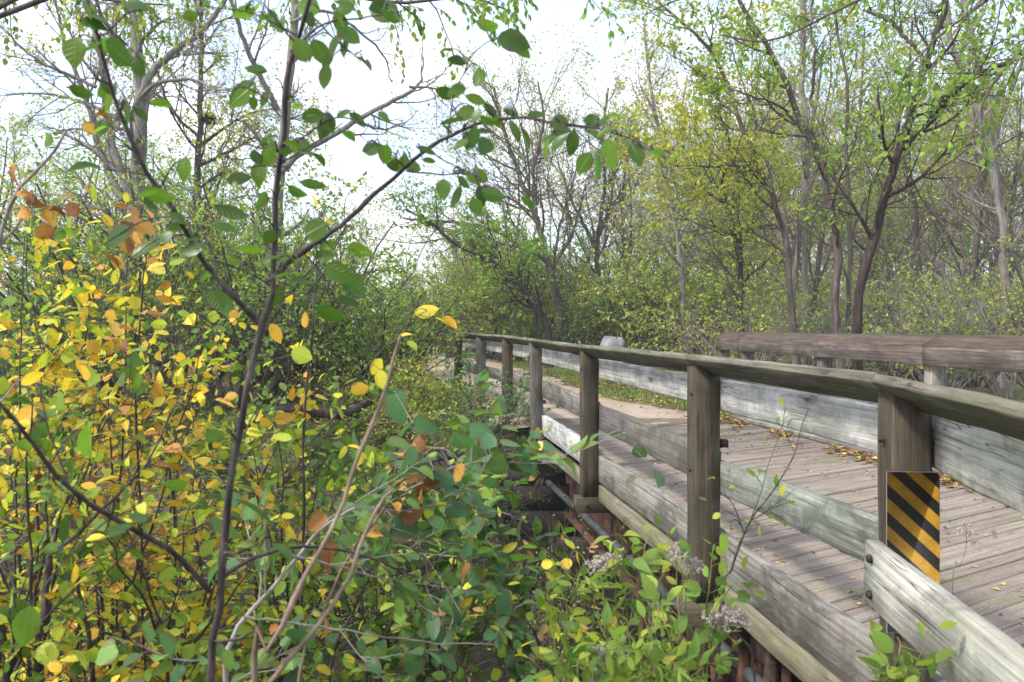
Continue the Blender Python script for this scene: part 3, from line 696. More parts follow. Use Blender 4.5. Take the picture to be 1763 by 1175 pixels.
HEART = leaf_tpl([(-.05, .55), (.08, .92), (.3, 1.0), (.55, .86), (.78, .52), (.93, .18)], w=.44)
LANCE = leaf_tpl([(.08, .4), (.25, .9), (.45, 1.0), (.7, .66), (.88, .3)], w=.19, curl=.3)
WAVY = leaf_tpl([(.05, .4), (.17, .95), (.3, .72), (.45, 1.05), (.6, .75), (.78, .7), (.92, .22)], w=.40, curl=.5, fold=.4)
SIMPLE = (np.array([(0, 0, 0), (.28, .27, .06), (.66, .24, .03), (1, 0, -.08), (.66, -.24, .03), (.28, -.27, .06)]), np.zeros((0, 3), int), np.array([(0, 3, 2, 1), (0, 5, 4, 3)]))
LONG = (np.array([(0, 0, 0), (.45, .15, .04), (1, 0, -.1), (.45, -.15, .04)]), np.array([(0, 3, 2), (0, 2, 1)]), np.zeros((0, 4), int))
def maple_tpl():
    pts = [(0, 0), (.10, -.30), (.02, -.52), (.30, -.42), (.50, -.62), (.52, -.28), (.75, -.24), (1.0, 0)]
    out_ = pts + [(x, -y) for x, y in pts[-2:0:-1]]
    V = [(.32, 0, .0)] + [(x, y * .95, .08 * abs(y) - .12 * (x - .3) ** 2) for x, y in out_]; n = len(out_)
    return np.array(V), np.array([(0, 1 + i, 1 + (i + 1) % n) for i in range(n)]), np.zeros((0, 4), int)
MAPLE = maple_tpl()
def leaves(mb, r, pos, d, size, tpl, upb=1.0, droop=.3, var=.3, wob=.5, nrm=None):
    """pos (n,3) stalk ends, d (n,3) pointing directions; upb: how much the blades lie flat"""
    n = len(pos)
    if n == 0: return
    d = norm(np.asarray(d) + np.array([0, 0, -droop])); nr = r.normal(0, wob, (n, 3)) + np.array([0, 0, upb])
    if nrm is not None: nr = nr + nrm
    y = norm(np.cross(nr, d)); z = np.cross(d, y)
    s = np.asarray(size) * (1 + var * r.uniform(-1, 1, n)); tv, tt, tq = tpl; k = len(tv)
    asp = 1 + .18 * r.normal(0, 1, n)
    cz = 1 + .8 * r.normal(0, 1, n)
    V = pos[:, None, :] + s[:, None, None] * (d[:, None, :] * tv[None, :, 0, None] + y[:, None, :] * (tv[None, :, 1, None] * asp[:, None, None]) + z[:, None, :] * (tv[None, :, 2, None] * cz[:, None, None]))
    o = (np.arange(n) * k)[:, None, None]
    mb.add(V.reshape(-1, 3), uv=np.tile(tv[:, :2], (n, 1)), T=(tt[None] + o).reshape(-1, 3) if len(tt) else None, Q=(tq[None] + o).reshape(-1, 4) if len(tq) else None)
def on_twigs(r, Pn, per, t0=.15, side=.8):
    n, K, _ = Pn.shape; c = n * per; idx = np.repeat(np.arange(n), per)
    t = t0 + (1 - t0) * (np.tile(np.arange(per), n) + r.random(c)) / per; f = t * (K - 1); i0 = np.clip(f.astype(int), 0, K - 2); w = (f - i0)[:, None]
    base = Pn[idx, i0] * (1 - w) + Pn[idx, i0 + 1] * w; T = norm(Pn[idx, i0 + 1] - Pn[idx, i0])
    pr_ = norm(np.cross(T, r.normal(0, 1, (c, 3))))
    return base, norm(T + pr_ * side)

# ---- pipe
pp = thing('drain_pipe', 'grey round pipe slung beneath the left edge of the footbridge', 'pipe', (.9, 8, -.75))
pa, pr_ = resample([(.40, 11.9, -.76), (.80, 9.4, -.76), (1.19, 6.7, -.74), (1.50, 4.6, -.74), (1.75, 3.0, -.74)], [.042] * 5, 40)
mb = MB(); tubes(mb, pa, pr_, 14); pipe = mb.obj('pipe_run', M['pipe'], pp, smooth=True)
for f in (.12, .3, .5, .72):
    c = pa[int(f * 39)]; c2 = pa[int(f * 39) + 1]; dd = norm(c2 - c)
    mb = MB(); tubes(mb, np.stack([c, c + dd * .035]), np.array([.05, .05]), 14)
    mb.obj('hanger', M['bolt'], pp, smooth=True)

# ---- boulder
import mathutils
bo = thing('boulder', 'grey pale boulder on the grass behind the near railing, beside the brush', 'rock', (3.45, 28, 0))
u = np.linspace(0, 2 * np.pi, 33)[:-1]; v = np.linspace(-.5 * np.pi, .5 * np.pi, 20); V = []
for b_ in v:
    for a_ in u:
        p = np.array([math.cos(b_) * math.cos(a_), math.cos(b_) * math.sin(a_), math.sin(b_)])
        for nn, dd in (((.3, -.5, .8), .70), ((-.6, -.6, .5), .76), ((.8, -.5, .3), .78), ((-.2, -1, .1), .74), ((-.9, .1, .4), .8), ((0, .5, .85), .78), ((.65, -.1, .76), .77), ((.1, -.15, 1), .66), ((0, -1, .2), .7)):
            nn = norm(np.array(nn)); e = p @ nn - dd
            if e > 0: p = p - nn * e * .88
        w = 1 + .05 * mathutils.noise.noise(Vector(p * 2.2)) + .03 * mathutils.noise.noise(Vector(p * 6))
        V.append((3.45 + p[0] * .62 * w, 28 + p[1] * .5 * w, .44 + p[2] * .86 * w))
K = 32; Q = [(s * K + j, s * K + (j + 1) % K, (s + 1) * K + (j + 1) % K, (s + 1) * K + j) for s in range(19) for j in range(K)]
MB().add(V, Q=Q).obj('stone', M['rock'], bo)

# ---- hazard marker plate on the first post
def marker_mat():
    m, t = newmat('marker_face'); tc = t.nodes.new('ShaderNodeTexCoord'); sp = t.nodes.new('ShaderNodeSeparateXYZ'); t.links.new(tc.outputs['Object'], sp.inputs[0])
    # plate lies in local X (across) and Z (up); stripes fall to the right
    c = mth(t, 'ADD', mth(t, 'MULTIPLY', sp.outputs['X'], .92), sp.outputs['Z'])
    f = mth(t, 'FRACT', mth(t, 'ADD', mth(t, 'MULTIPLY', c, 1 / .096), 40.86))
    r_ = ramp(t, [(0, (.012, .012, .013)), (.488, (.012, .012, .013)), (.495, (.40, .215, .018))], 'LINEAR'); t.links.new(f, r_.inputs[0])
    n = noise(t, tc.outputs['Object'], 9, 5, .7); nr = ramp(t, [(.35, (.55, .55, .55)), (.6, (1, 1, 1))]); t.links.new(n.outputs[0], nr.inputs[0])
    col = mix(t, 1.0, r_.outputs[0], nr.outputs[0], 'MULTIPLY')
    n2 = noise(t, tc.outputs['Object'], 130, 2, .5); s2 = ramp(t, [(.69, (0, 0, 0)), (.73, (1, 1, 1))]); t.links.new(n2.outputs[0], s2.inputs[0])
    col = mix(t, mth(t, 'MULTIPLY', s2.outputs[0], .5), col, (.16, .12, .06))
    finish(t, col, .42, None, spec=.5); return m
mk = thing('hazard_marker', 'yellow and black diagonally striped hazard marker plate on the front of the first railing post', 'sign')
pc = Vector((posts[0][0], posts[0][1], 0)); dq = pd[0]; fr = pc - dq * (PW / 2 + .012); sdn = Vector((dq.y, -dq.x, 0))
cen = fr + sdn * -.004; cen.z = .60; mk.location = cen; mk.rotation_euler = (0, 0, math.atan2(sdn.y, sdn.x))
def plate(w, h, t_, mat, name):
    c_ = .002; pts = [(-w / 2 + c_, -h / 2), (w / 2 - c_, -h / 2), (w / 2, -h / 2 + c_), (w / 2, h / 2 - c_), (w / 2 - c_, h / 2), (-w / 2 + c_, h / 2), (-w / 2, h / 2 - c_), (-w / 2, -h / 2 + c_)]
    V = [(x, -t_, z) for x, z in pts] + [(x, 0, z) for x, z in pts]; n = 8
    Q = [(j, (j + 1) % n, n + (j + 1) % n, n + j) for j in range(n)]; T = [(0, j, j + 1) for j in range(1, n - 1)] + [(n, n + j + 1, n + j) for j in range(1, n - 1)]
    me = MB().add(V, T=T, Q=Q).mesh(name, mat); o = bpy.data.objects.new(name, me); COL.objects.link(o); o.parent = mk; return o
M['alu'] = simple('alu', [(.3, (.35, .35, .35)), (.7, (.6, .6, .6))], 20, .5)
plate(.180, .56, .002, M['alu'], 'backing_plate').location = (0, .004, -.02)
plate(.177, .556, .0012, marker_mat(), 'striped_face').location = (0, .0012, -.02)
# ------------------------------------------------------------------ trees
def px_poly(pts, d, gx=None):
    """pixel polyline standing at depth d (or with a depth per point) -> world"""
    out_ = []
    for q in pts:
        out_.append(P(q[0], q[1], q[2] if len(q) > 2 else d))
    return np.array(out_)
def tree(name, label, cat, trunks, d, barkm, leafm, seed, limbs=14, leafn=3, leafsize=.07, group=None, leaftpl=SIMPLE, twig=(6, 5), limblen=2.2, up=.08, tlim=(.25, 1.0), limbang=48, leafprob=1.0, droop=.3, extra=None, twiglen=.75):
    """trunks: list of (pixel polyline base first, [radius px at base, at top]); the first starts at the ground.
    Grown from them: limbs, branchlets, twigs, and leaves on the twigs."""
    r = np.random.default_rng(seed); px_m = d / F
    p0 = px_poly(trunks[0][0], d)
    base = p0[0].copy(); gz = H(base[0], base[1]); 
    root = thing(name, label, cat, (base[0], base[1], gz), group)
    mt = MB(); mbr = MB(); ml = MB(); allP = []; allR = []
    for q, (pl, (ra, rb)) in enumerate(trunks):
        w = px_poly(pl, d); 
        if q == 0 and w[0][2] > gz - .1:
            w = np.concatenate([[[w[0][0] + (w[0][0] - w[1][0]) * .15, w[0][1], gz - .15]], w]) if w[0][2] - gz > .15 else w
            if w[0][2] > gz - .1: w[0][2] = gz - .15
        n_ = len(w); rad = np.linspace(ra, rb, n_) * px_m
        # wander in depth so the limb is truly three-dimensional
        wob = np.cumsum(r.normal(0, .12, n_)) * (1 if q else .4)
        if q: wob = wob - wob[0] + np.linspace(0, r.normal(0, .9), n_)
        else: wob[0] = 0
        w[:, 1] += wob
        Pk, Rk = resample(w, rad, 22)
        Pk[1:-1] += r.normal(0, .012 + .25 * rad.min(), (20, 3)) * [1, 1, .3]
        if q == 0: Rk[0] *= 1.5; Rk[1] *= 1.15
        tubes(mt, Pk, Rk, 9 if ra > 4 else 7); allP.append(Pk); allR.append(Rk)
    A = np.array(allP); B = np.array(allR)
    lim = [grow(r, A[i:i + 1], B[i:i + 1], limbs if i == 0 else max(4, int(limbs * .7)), tlim[0], tlim[1], limbang, limblen, 8, .13, up, .5, .3, .4, .45) for i in range(len(A))]
    P1 = np.concatenate([a[0] for a in lim]); R1 = np.concatenate([a[1] for a in lim])
    P2, R2 = grow(r, P1, R1, twig[0], .15, 1, 42, -.5, 6, .15, up * .7, .55, .3, .4, .4)
    P3, R3 = grow(r, P2, R2, twig[1], .1, 1, 40, -twiglen, 4, .17, .02, .6, .4, .4, .3)
    tubes(mbr, P1, R1, 5); tubes(mbr, P2, R2, 4); tubes(mbr, P3, R3, 3)
    if extra: extra(r, mt, mbr, ml)
    if leafn:
        per = max(1, leafn); sel = P3
        if leafprob < 1:
            keep = r.random(len(P2)) < leafprob; sel = P3[np.repeat(keep, twig[1])]
        b_, dd = on_twigs(r, sel, per); leaves(ml, r, b_, dd, leafsize, leaftpl, .6, droop, .35, .7)
    mt.obj('trunk', barkm, root, smooth=True); mbr.obj('branches', barkm, root, smooth=True)
    if ml.n: ml.obj('foliage', leafm, root)
    return root

BG, BD, BB, BP = M['bark_grey'], M['bark_dark'], M['bark_brown'], M['bark_pale']
LG, LY, LO = M['lf_treegreen'], M['lf_treeyellow'], M['lf_treeolive']
tree('tree', 'large grey forked tree with a bare spreading crown at upper left behind the leaning sapling', 'tree',
     [([(226, 520), (230, 340), (238, 240), (240, 130), (228, 60), (222, -60), (215, -220)], (15, 8)), ([(226, 345), (195, 275), (165, 190), (150, 110), (120, 20), (95, -90)], (8, 3.5)),
      ([(238, 180), (262, 120), (300, 88), (345, 58), (390, 10), (430, -50)], (7, 3)), ([(212, 345), (170, 265), (135, 150), (100, 80), (75, -20)], (6, 2)),
      ([(240, 170), (280, 150), (345, 146), (380, 165), (440, 180)], (4, 1)), ([(205, 205), (140, 175), (70, 155), (-20, 148)], (4, 1.2)), ([(165, 150), (110, 125), (60, 100), (-20, 20)], (3.5, 1))],
     19, BG, LY, 11, limbs=13, leafn=2, leafsize=.085, limblen=2.3, leafprob=.35, twig=(8, 6))
tree('tree', 'tall grey tree with one long limb rising right, beside the thick sapling stem', 'tree',
     [([(470, 520), (478, 330), (486, 230), (494, 120), (500, 20), (505, -120)], (11, 6)), ([(484, 295), (520, 262), (575, 232), (640, 190), (705, 150), (718, 130), (722, 80)], (6.5, 1.6)), ([(705, 150), (745, 148), (790, 160)], (2.5, 1)),
      ([(478, 190), (440, 100), (425, 20), (410, -60)], (5, 2)), ([(500, 40), (560, 10), (640, 60), (655, 100)], (3.5, 1))],
     17, BG, LY, 12, limbs=11, leafn=1, leafsize=.07, limblen=1.7, leafprob=.35)
tree('tree', 'slender grey tree with a drey high in its crossing branches', 'tree',
     [([(338, 520), (340, 320), (345, 240), (342, 160), (345, 60), (340, -60)], (7, 3)), ([(345, 240), (300, 190), (280, 120), (250, 60)], (3, 1)), ([(345, 250), (395, 205), (440, 180), (480, 178)], (3, 1)), ([(345, 285), (400, 262), (440, 235)], (3.5, 1.2))],
     21, BB, LY, 13, limbs=18, leafn=4, leafsize=.075, limblen=2.2, leafprob=.7, twig=(7, 6))
def blob_twigs(name, label, cat, c, rad, mat, seed, group=None):
    r = np.random.default_rng(seed); n = 260; th = r.normal(0, 1, (n, 3)); p = c + norm(th) * rad * r.random((n, 1)) ** .4 * [1, 1, .8]
    d_ = norm(np.cross(th, r.normal(0, 1, (n, 3)))); pts = np.stack([p, p + d_ * rad * .5, p + d_ * rad + r.normal(0, rad * .15, (n, 3))], 1)
    mb = MB(); tubes(mb, pts, np.full((n, 3), rad * .035), 3); leaves(mb, r, p, d_, rad * .5, SIMPLE)
    root = thing(name, label, cat, tuple(c - [0, 0, rad]), group); mb.obj('twig_mass', mat, root); return root
blob_twigs('squirrel_drey', 'dark round drey of twigs and leaves lodged in the slender grey tree', 'nest', P(361, 205, 21), .15, M['bark_dark'], 5)
tree('tree', 'leaning many-limbed tree beyond the near railing, its trunk bowed left over the path', 'tree',
     [([(962, 585), (966, 540), (957, 510), (949, 471), (937, 431), (929, 391), (914, 360), (893, 300), (868, 230), (850, 150)], (8.5, 2.5)),
      ([(937, 500), (918, 447), (894, 423), (858, 399), (798, 383), (731, 377), (690, 372)], (5.5, 1.4)), ([(945, 470), (925, 380), (918, 300), (935, 220), (925, 150)], (4.5, 1.5)), ([(929, 391), (895, 350), (850, 325), (800, 300)], (3, 1)), ([(950, 480), (962, 400), (985, 320), (1010, 240)], (3, 1))],
     31, BB, LO, 14, limbs=20, leafn=3, leafsize=.095, limblen=4.2, leafprob=.7, twig=(8, 6), tlim=(.3, 1))
tree('tree', 'dark low tree sweeping left across the gap above the path end', 'tree',
     [([(945, 585), (945, 570), (925, 530), (902, 498), (870, 467), (822, 439), (775, 415), (747, 387), (700, 362)], (7, 2)), ([(925, 570), (922, 540), (900, 500), (893, 460), (905, 430)], (4.5, 1.2)), ([(870, 467), (850, 430), (840, 400)], (2.2, .8))],
     28, BD, LG, 15, limbs=15, leafn=6, leafsize=.10, limblen=1.9, leafprob=.9, twig=(7, 5), tlim=(.2, 1))
tree('tree', 'twin-stemmed dark tree rising straight above the boulder', 'tree',
     [([(1030, 585), (1031, 500), (1029, 423), (1033, 380), (1041, 320), (1040, 230), (1048, 150)], (5.5, 2)), ([(1029, 430), (1018, 410), (1001, 371), (985, 335), (975, 300), (960, 250)], (4, 1.2)), ([(1033, 400), (1052, 350), (1060, 280), (1080, 200)], (3, 1))],
     33, BB, LO, 16, limbs=15, leafn=2, leafsize=.10, limblen=3.0, leafprob=.45, twig=(8, 6))
tree('tree', 'slim grey-brown tree curving far to the upper left behind the right railing', 'tree',
     [([(1448, 600), (1444, 520), (1440, 440), (1431, 368), (1420, 320), (1401, 256), (1378, 226), (1356, 173), (1333, 124), (1314, 90), (1288, 56), (1262, 8), (1240, -60)], (8, 3.2)),
      ([(1390, 240), (1362, 200), (1325, 184), (1290, 180), (1240, 168)], (3, 1)), ([(1401, 250), (1404, 169), (1400, 94), (1397, 45), (1400, -40)], (3.5, 1.6))],
     13.5, BB, LG, 17, limbs=10, leafn=3, leafsize=.08, limblen=1.4, leafprob=.6, tlim=(.35, 1), twig=(6, 5))
tree('tree', 'blackish leaning tree that forks to the right, boldest trunk behind the right railing', 'tree',
     [([(1472, 600), (1476, 520), (1491, 432), (1517, 357), (1532, 320), (1551, 263), (1566, 210), (1581, 165), (1604, 113), (1619, 75), (1637, 11), (1655, -70)], (9, 5)),
      ([(1556, 256), (1575, 232), (1600, 207), (1626, 169), (1664, 139), (1701, 124), (1763, 88), (1840, 40)], (6, 3)), ([(1491, 432), (1470, 400), (1500, 340), (1545, 240), (1600, 170)], (2, .8)), ([(1604, 113), (1566, 15), (1540, -30)], (3.5, 2))],
     12, BD, LG, 18, limbs=12, leafn=3, leafsize=.075, limblen=1.5, leafprob=.6, tlim=(.35, 1), twig=(7, 5))
tree('tree', 'straight pole-like grey tree standing left of the boldest leaning trunk', 'tree',
     [([(1386, 590), (1387, 440), (1389, 338), (1387, 263), (1384, 170), (1382, 94), (1380, 22), (1376, -60)], (6, 4.5))],
     19, BG, LG, 19, limbs=16, leafn=2, leafsize=.08, limblen=1.7, leafprob=.5, tlim=(.3, 1), twig=(7, 5))
tree('tree', 'brown crooked tree curving up to the left with olive leaves around its middle', 'tree',
     [([(1370, 590), (1365, 500), (1359, 432), (1340, 361), (1318, 304), (1299, 263), (1273, 210), (1261, 177), (1246, 128), (1228, 94), (1201, 60), (1145, 15), (1110, -20)], (6.5, 2)), ([(1308, 297), (1260, 290), (1225, 292), (1160, 290)], (3, 1)), ([(1299, 263), (1310, 200), (1290, 120), (1280, 40)], (2.5, 1))],
     16, BB, LY, 20, limbs=17, leafn=5, leafsize=.085, limblen=1.9, leafprob=.8, tlim=(.3, 1), twig=(7, 5))
tree('tree', 'very thin upright tree between the forked trunk and the straight pole-like one', 'tree',
     [([(1465, 590), (1461, 376), (1463, 293), (1458, 240), (1460, 188), (1453, 113), (1440, 50), (1432, -40)], (4, 2.2)), ([(1462, 290), (1500, 240), (1520, 180)], (1.8, .7))],
     17, BB, LY, 21, limbs=13, leafn=2, leafsize=.08, limblen=1.5, leafprob=.5, twig=(6, 5))
tree('tree', 'tall grey tree near the right edge with a kinked trunk', 'tree',
     [([(1725, 590), (1722, 440), (1720, 376), (1705, 300), (1686, 225), (1664, 162), (1640, 90), (1626, 10), (1610, -80)], (7.5, 4.5)), ([(1705, 300), (1735, 240), (1760, 200)], (2.5, 1))],
     21, BG, LY, 22, limbs=15, leafn=2, leafsize=.09, limblen=2.2, leafprob=.4, twig=(8, 6))
tree('tree', 'pale grey tree crossing behind the kinked trunk at the right edge', 'tree',
     [([(1735, 590), (1727, 440), (1716, 338), (1713, 263), (1701, 188), (1680, 110), (1664, 40), (1650, -60)], (8, 5))],
     24, BP, LY, 23, limbs=15, leafn=2, leafsize=.10, limblen=2.4, leafprob=.3, twig=(8, 6))
tree('tree', 'short blackish crooked tree with yellow-olive leaves above the right end of the near railing', 'tree',
     [([(1278, 590), (1276, 500), (1273, 440), (1262, 390), (1250, 353), (1248, 300), (1256, 250), (1240, 200)], (5.5, 1.6)), ([(1250, 353), (1215, 322), (1190, 300)], (2.5, .8)), ([(1268, 420), (1300, 380), (1310, 330)], (2.5, .8))],
     18, BD, LY, 24, limbs=16, leafn=4, leafsize=.085, limblen=2.1, leafprob=.65, tlim=(.3, 1), twig=(7, 5))
tree('tree', 'grey leaning tree at centre right with a clear bare top against the sky', 'tree',
     [([(1178, 590), (1172, 440), (1160, 385), (1150, 330), (1135, 240), (1124, 170), (1115, 110), (1110, 40)], (5, 2)), ([(1135, 240), (1100, 160), (1090, 120)], (2, .7)), ([(1172, 400), (1125, 345), (1090, 335)], (2.5, .9))],
     26, BG, LY, 25, limbs=16, leafn=2, leafsize=.10, limblen=2.4, leafprob=.4, twig=(8, 6))

def overhang(name, label, base, path_, rad, leafm, seed, size, n1, n2, per, drop=-.25, ll=.8, tpl=LONG, sag=.8):
    """a tree whose trunk stands outside the picture and reaches over it with leafy hanging branches"""
    r = np.random.default_rng(seed); root = thing(name, label, 'tree', (base[0], base[1], H(base[0], base[1])))
    mt = MB(); mbb = MB(); ml = MB()
    tr = np.array([(base[0], base[1], H(*base) - .2), (base[0] + .05, base[1], 1.5), (base[0], base[1] + .1, 3.2), (base[0] - .1, base[1], 5.4)]); Pk, Rk = resample(tr, [.17, .14, .12, .09], 14); tubes(mt, Pk, Rk, 10)
    for pl in path_:
        w = np.array([P(*q) for q in pl]); w = np.concatenate([[Pk[int(11)]], w]); Pl, Rl = resample(w, np.linspace(rad, .008, len(w)), 26); tubes(mt, Pl, Rl, 7)
        P1, R1 = grow(r, Pl[None], Rl[None], n1, .22, 1, 55, ll, 7, .12, drop * .35, .5, .3, .4, .2, flat=.3)
        P2, R2 = grow(r, P1, R1, n2, .1, 1, 40, -.45, 5, .12, drop, .5, .4, .4, .2)
        tubes(mbb, P1, R1, 4); tubes(mbb, P2, R2, 3)
        b_, dd = on_twigs(r, P2, per, .1, .7); leaves(ml, r, b_, dd, size, tpl, .3, sag, .3, .7)
    mt.obj('trunk', BB, root, smooth=True); mbb.obj('branches', BB, root); ml.obj('foliage', leafm, root); return root
overhang('tree', 'hanging green leafy boughs across the top centre of the view, their trunk outside the picture', (-5.6, 8.0), [[(420, -190, 8), (560, -90, 7.6), (700, -45, 7.3), (830, -20, 7), (1000, -25, 6.8)], [(430, -120, 8.6), (560, -25, 8.2), (680, 5, 8), (800, -5, 7.8), (880, 20, 7.8)]], .028, LG, 31, .062, 26, 6, 6, ll=.62, tpl=SIMPLE)
overhang('tree', 'hanging yellow-green boughs in the top left corner, their trunk outside the picture', (-7.6, 9.2), [[(-120, -60, 9.2), (40, -30, 9), (180, 0, 9), (300, 10, 9)], [(-120, -120, 8.6), (60, -80, 8.2), (230, -30, 8), (340, -30, 8)]], .022, M['lf_lime'], 32, .075, 20, 6, 5, ll=.8, tpl=SIMPLE)
overhang('tree', 'green willowy boughs reaching in from the top right corner over the railing', (7.2, 7.2), [[(1850, -80, 8), (1640, -60, 8), (1480, 0, 8.2), (1330, 70, 8.5), (1240, 60, 8.7)], [(1800, -60, 7.4), (1700, 0, 7.2), (1620, 60, 7), (1560, 120, 7)], [(1700, -90, 9), (1500, -80, 9), (1350, -30, 9), (1200, -10, 9), (1120, 20, 9)], [(1840, 40, 7.2), (1760, 90, 7.0), (1700, 160, 7), (1670, 240, 7)]], .022, LG, 33, .062, 18, 6, 4, ll=.85, tpl=SIMPLE)

# ---- the wood behind: a few grown kinds, stood out one by one as copies
def grown_tree(seed, h_, rad, lean, leafm, leafn, leafsize, leafprob, barkm, limbs=22, fork=True, limblen=.42):
    r = np.random.default_rng(seed); root = thing('tree', 'x', 'tree')
    k = 14; t = np.linspace(0, 1, k); ph = r.uniform(0, 6.3)
    tr = np.stack([lean * t ** 1.3 * h_ + .12 * np.sin(3 * t * 3.14 + ph) * h_ * .12, .1 * np.sin(2.3 * t * 3.14 + ph + 1) * h_ * .14, -.2 + t * (h_ + .2)], -1)
    Rr = rad * (1 - .78 * t); Rr[0] *= 1.5; mt = MB(); tubes(mt, tr, Rr, 7); A = [tr]; B = [Rr]
    if fork:
        for q in range(r.integers(1, 3)):
            i_ = r.integers(3, 8); d_ = norm(np.array([r.normal(0, .5), r.normal(0, .5), 1.0])); pts = [tr[i_]]
            for z in range(k - 1): pts.append(pts[-1] + d_ * h_ * .6 / k); d_ = norm(d_ + r.normal(0, .08, 3) + [0, 0, .06])
            A.append(np.array(pts)); B.append(Rr[i_] * .7 * (1 - .8 * t)); tubes(mt, A[-1], B[-1], 6)
    A = np.array(A); B = np.array(B); mb_ = MB()
    P1, R1 = grow(r, A, B, limbs // len(A) + 4, .22, 1, 44, h_ * limblen, 7, .13, .07, .40, .3, .35, .6)
    P2, R2 = grow(r, P1, R1, 7, .15, 1, 40, -.5, 5, .16, .05, .55, .35, .4, .4, minr=.003)
    P3, R3 = grow(r, P2, R2, 5, .1, 1, 38, -.6, 4, .18, .02, .6, .5, .4, .3, minr=.0026)
    tubes(mb_, P1, R1, 4); tubes(mb_, P2, R2, 3); tubes(mb_, P3, R3, 3)
    mt.obj('trunk', barkm, root, smooth=True); mb_.obj('branches', barkm, root)
    if leafn:
        ml = MB(); keep = np.repeat(r.random(len(P2)) < leafprob, 5); b_, dd = on_twigs(r, P3[keep], leafn); leaves(ml, r, b_, dd, leafsize, SIMPLE, .5, .3, .35, .8); ml.obj('foliage', leafm, root)
    return root
kinds = [grown_tree(201, 11, .13, .05, LY, 5, .10, .8, BG), grown_tree(202, 12, .15, -.12, LO, 5, .11, .75, BB), grown_tree(203, 10, .11, .14, LY, 5, .10, .7, BB, limblen=.36),
         grown_tree(204, 13, .17, .02, LO, 2, .11, .4, BP, limbs=26), grown_tree(205, 9, .10, -.05, LG, 4, .10, .6, BG), grown_tree(206, 12, .14, .2, LO, 3, .11, .5, BB)]
R_ = np.random.default_rng(77); used = [False] * 6
def place(k, x, y, s, lab, grp):
    o = kinds[k] if not used[k] else copy_tree(kinds[k]); used[k] = True
    o.location = (x, y, H(x, y)); o.rotation_euler = (0, 0, R_.uniform(0, 6.28)); o.scale = (s,) * 3; o['label'] = lab; o['group'] = grp; return o
ORD = ['leftmost', 'second', 'third', 'fourth', 'fifth', 'sixth', 'seventh', 'eighth', 'ninth', 'tenth', 'eleventh', 'twelfth', 'thirteenth', 'fourteenth', 'fifteenth', 'sixteenth', 'seventeenth', 'eighteenth', 'nineteenth', 'twentieth', 'twenty-first', 'twenty-second', 'twenty-third', 'twenty-fourth', 'twenty-fifth', 'twenty-sixth']
zones = [ # pixel x range, depth range, count, scale, kinds, label, group
    (1190, 1790, 22, 38, 19, (.8, 1.05), (0, 1, 2, 3, 4, 5), 'thin twiggy tree of the wood behind the right railing', 'trees of the wood behind the right railing'),
    (1150, 1790, 38, 62, 22, (1.0, 1.35), (0, 1, 3, 3, 5), 'slender grey tree deep in the wood on the right', 'far trees deep in the wood on the right'),
    (1120, 1800, 66, 110, 17, (1.1, 1.6), (0, 1, 3, 5), 'tree in the hazy back line of the right-hand wood', 'hazy back line of trees in the right-hand wood'),
    (985, 1190, 36, 60, 8, (.8, 1.05), (0, 1, 3, 4), 'slim distant tree behind the boulder', 'distant trees behind the boulder'),
    (775, 965, 50, 90, 9, (.6, .85), (1, 3, 5), 'pale distant tree beyond the bend of the path', 'distant trees beyond the bend of the path'),
    (-60, 420, 24, 42, 13, (.62, .85), (0, 2, 3, 4), 'thin tree behind the bushes on the left bank', 'trees behind the bushes on the left'),
    (420, 620, 30, 60, 5, (.45, .6), (0, 2, 3), 'slight tree between the leafy sapling stem and the path', 'trees left of the path')]
for (a, b, y0, y1, n, (s0, s1), ks, lab, grp) in zones:
    for q in range(n):
        y = R_.uniform(y0, y1); px = a + (b - a) * (q + R_.uniform(.1, .9)) / n; place(ks[int(R_.integers(len(ks)))], (px - CX) / F * y, y, R_.uniform(s0, s1), (ORD[q] + ' from the left: ' if n > 1 else '') + lab, grp)
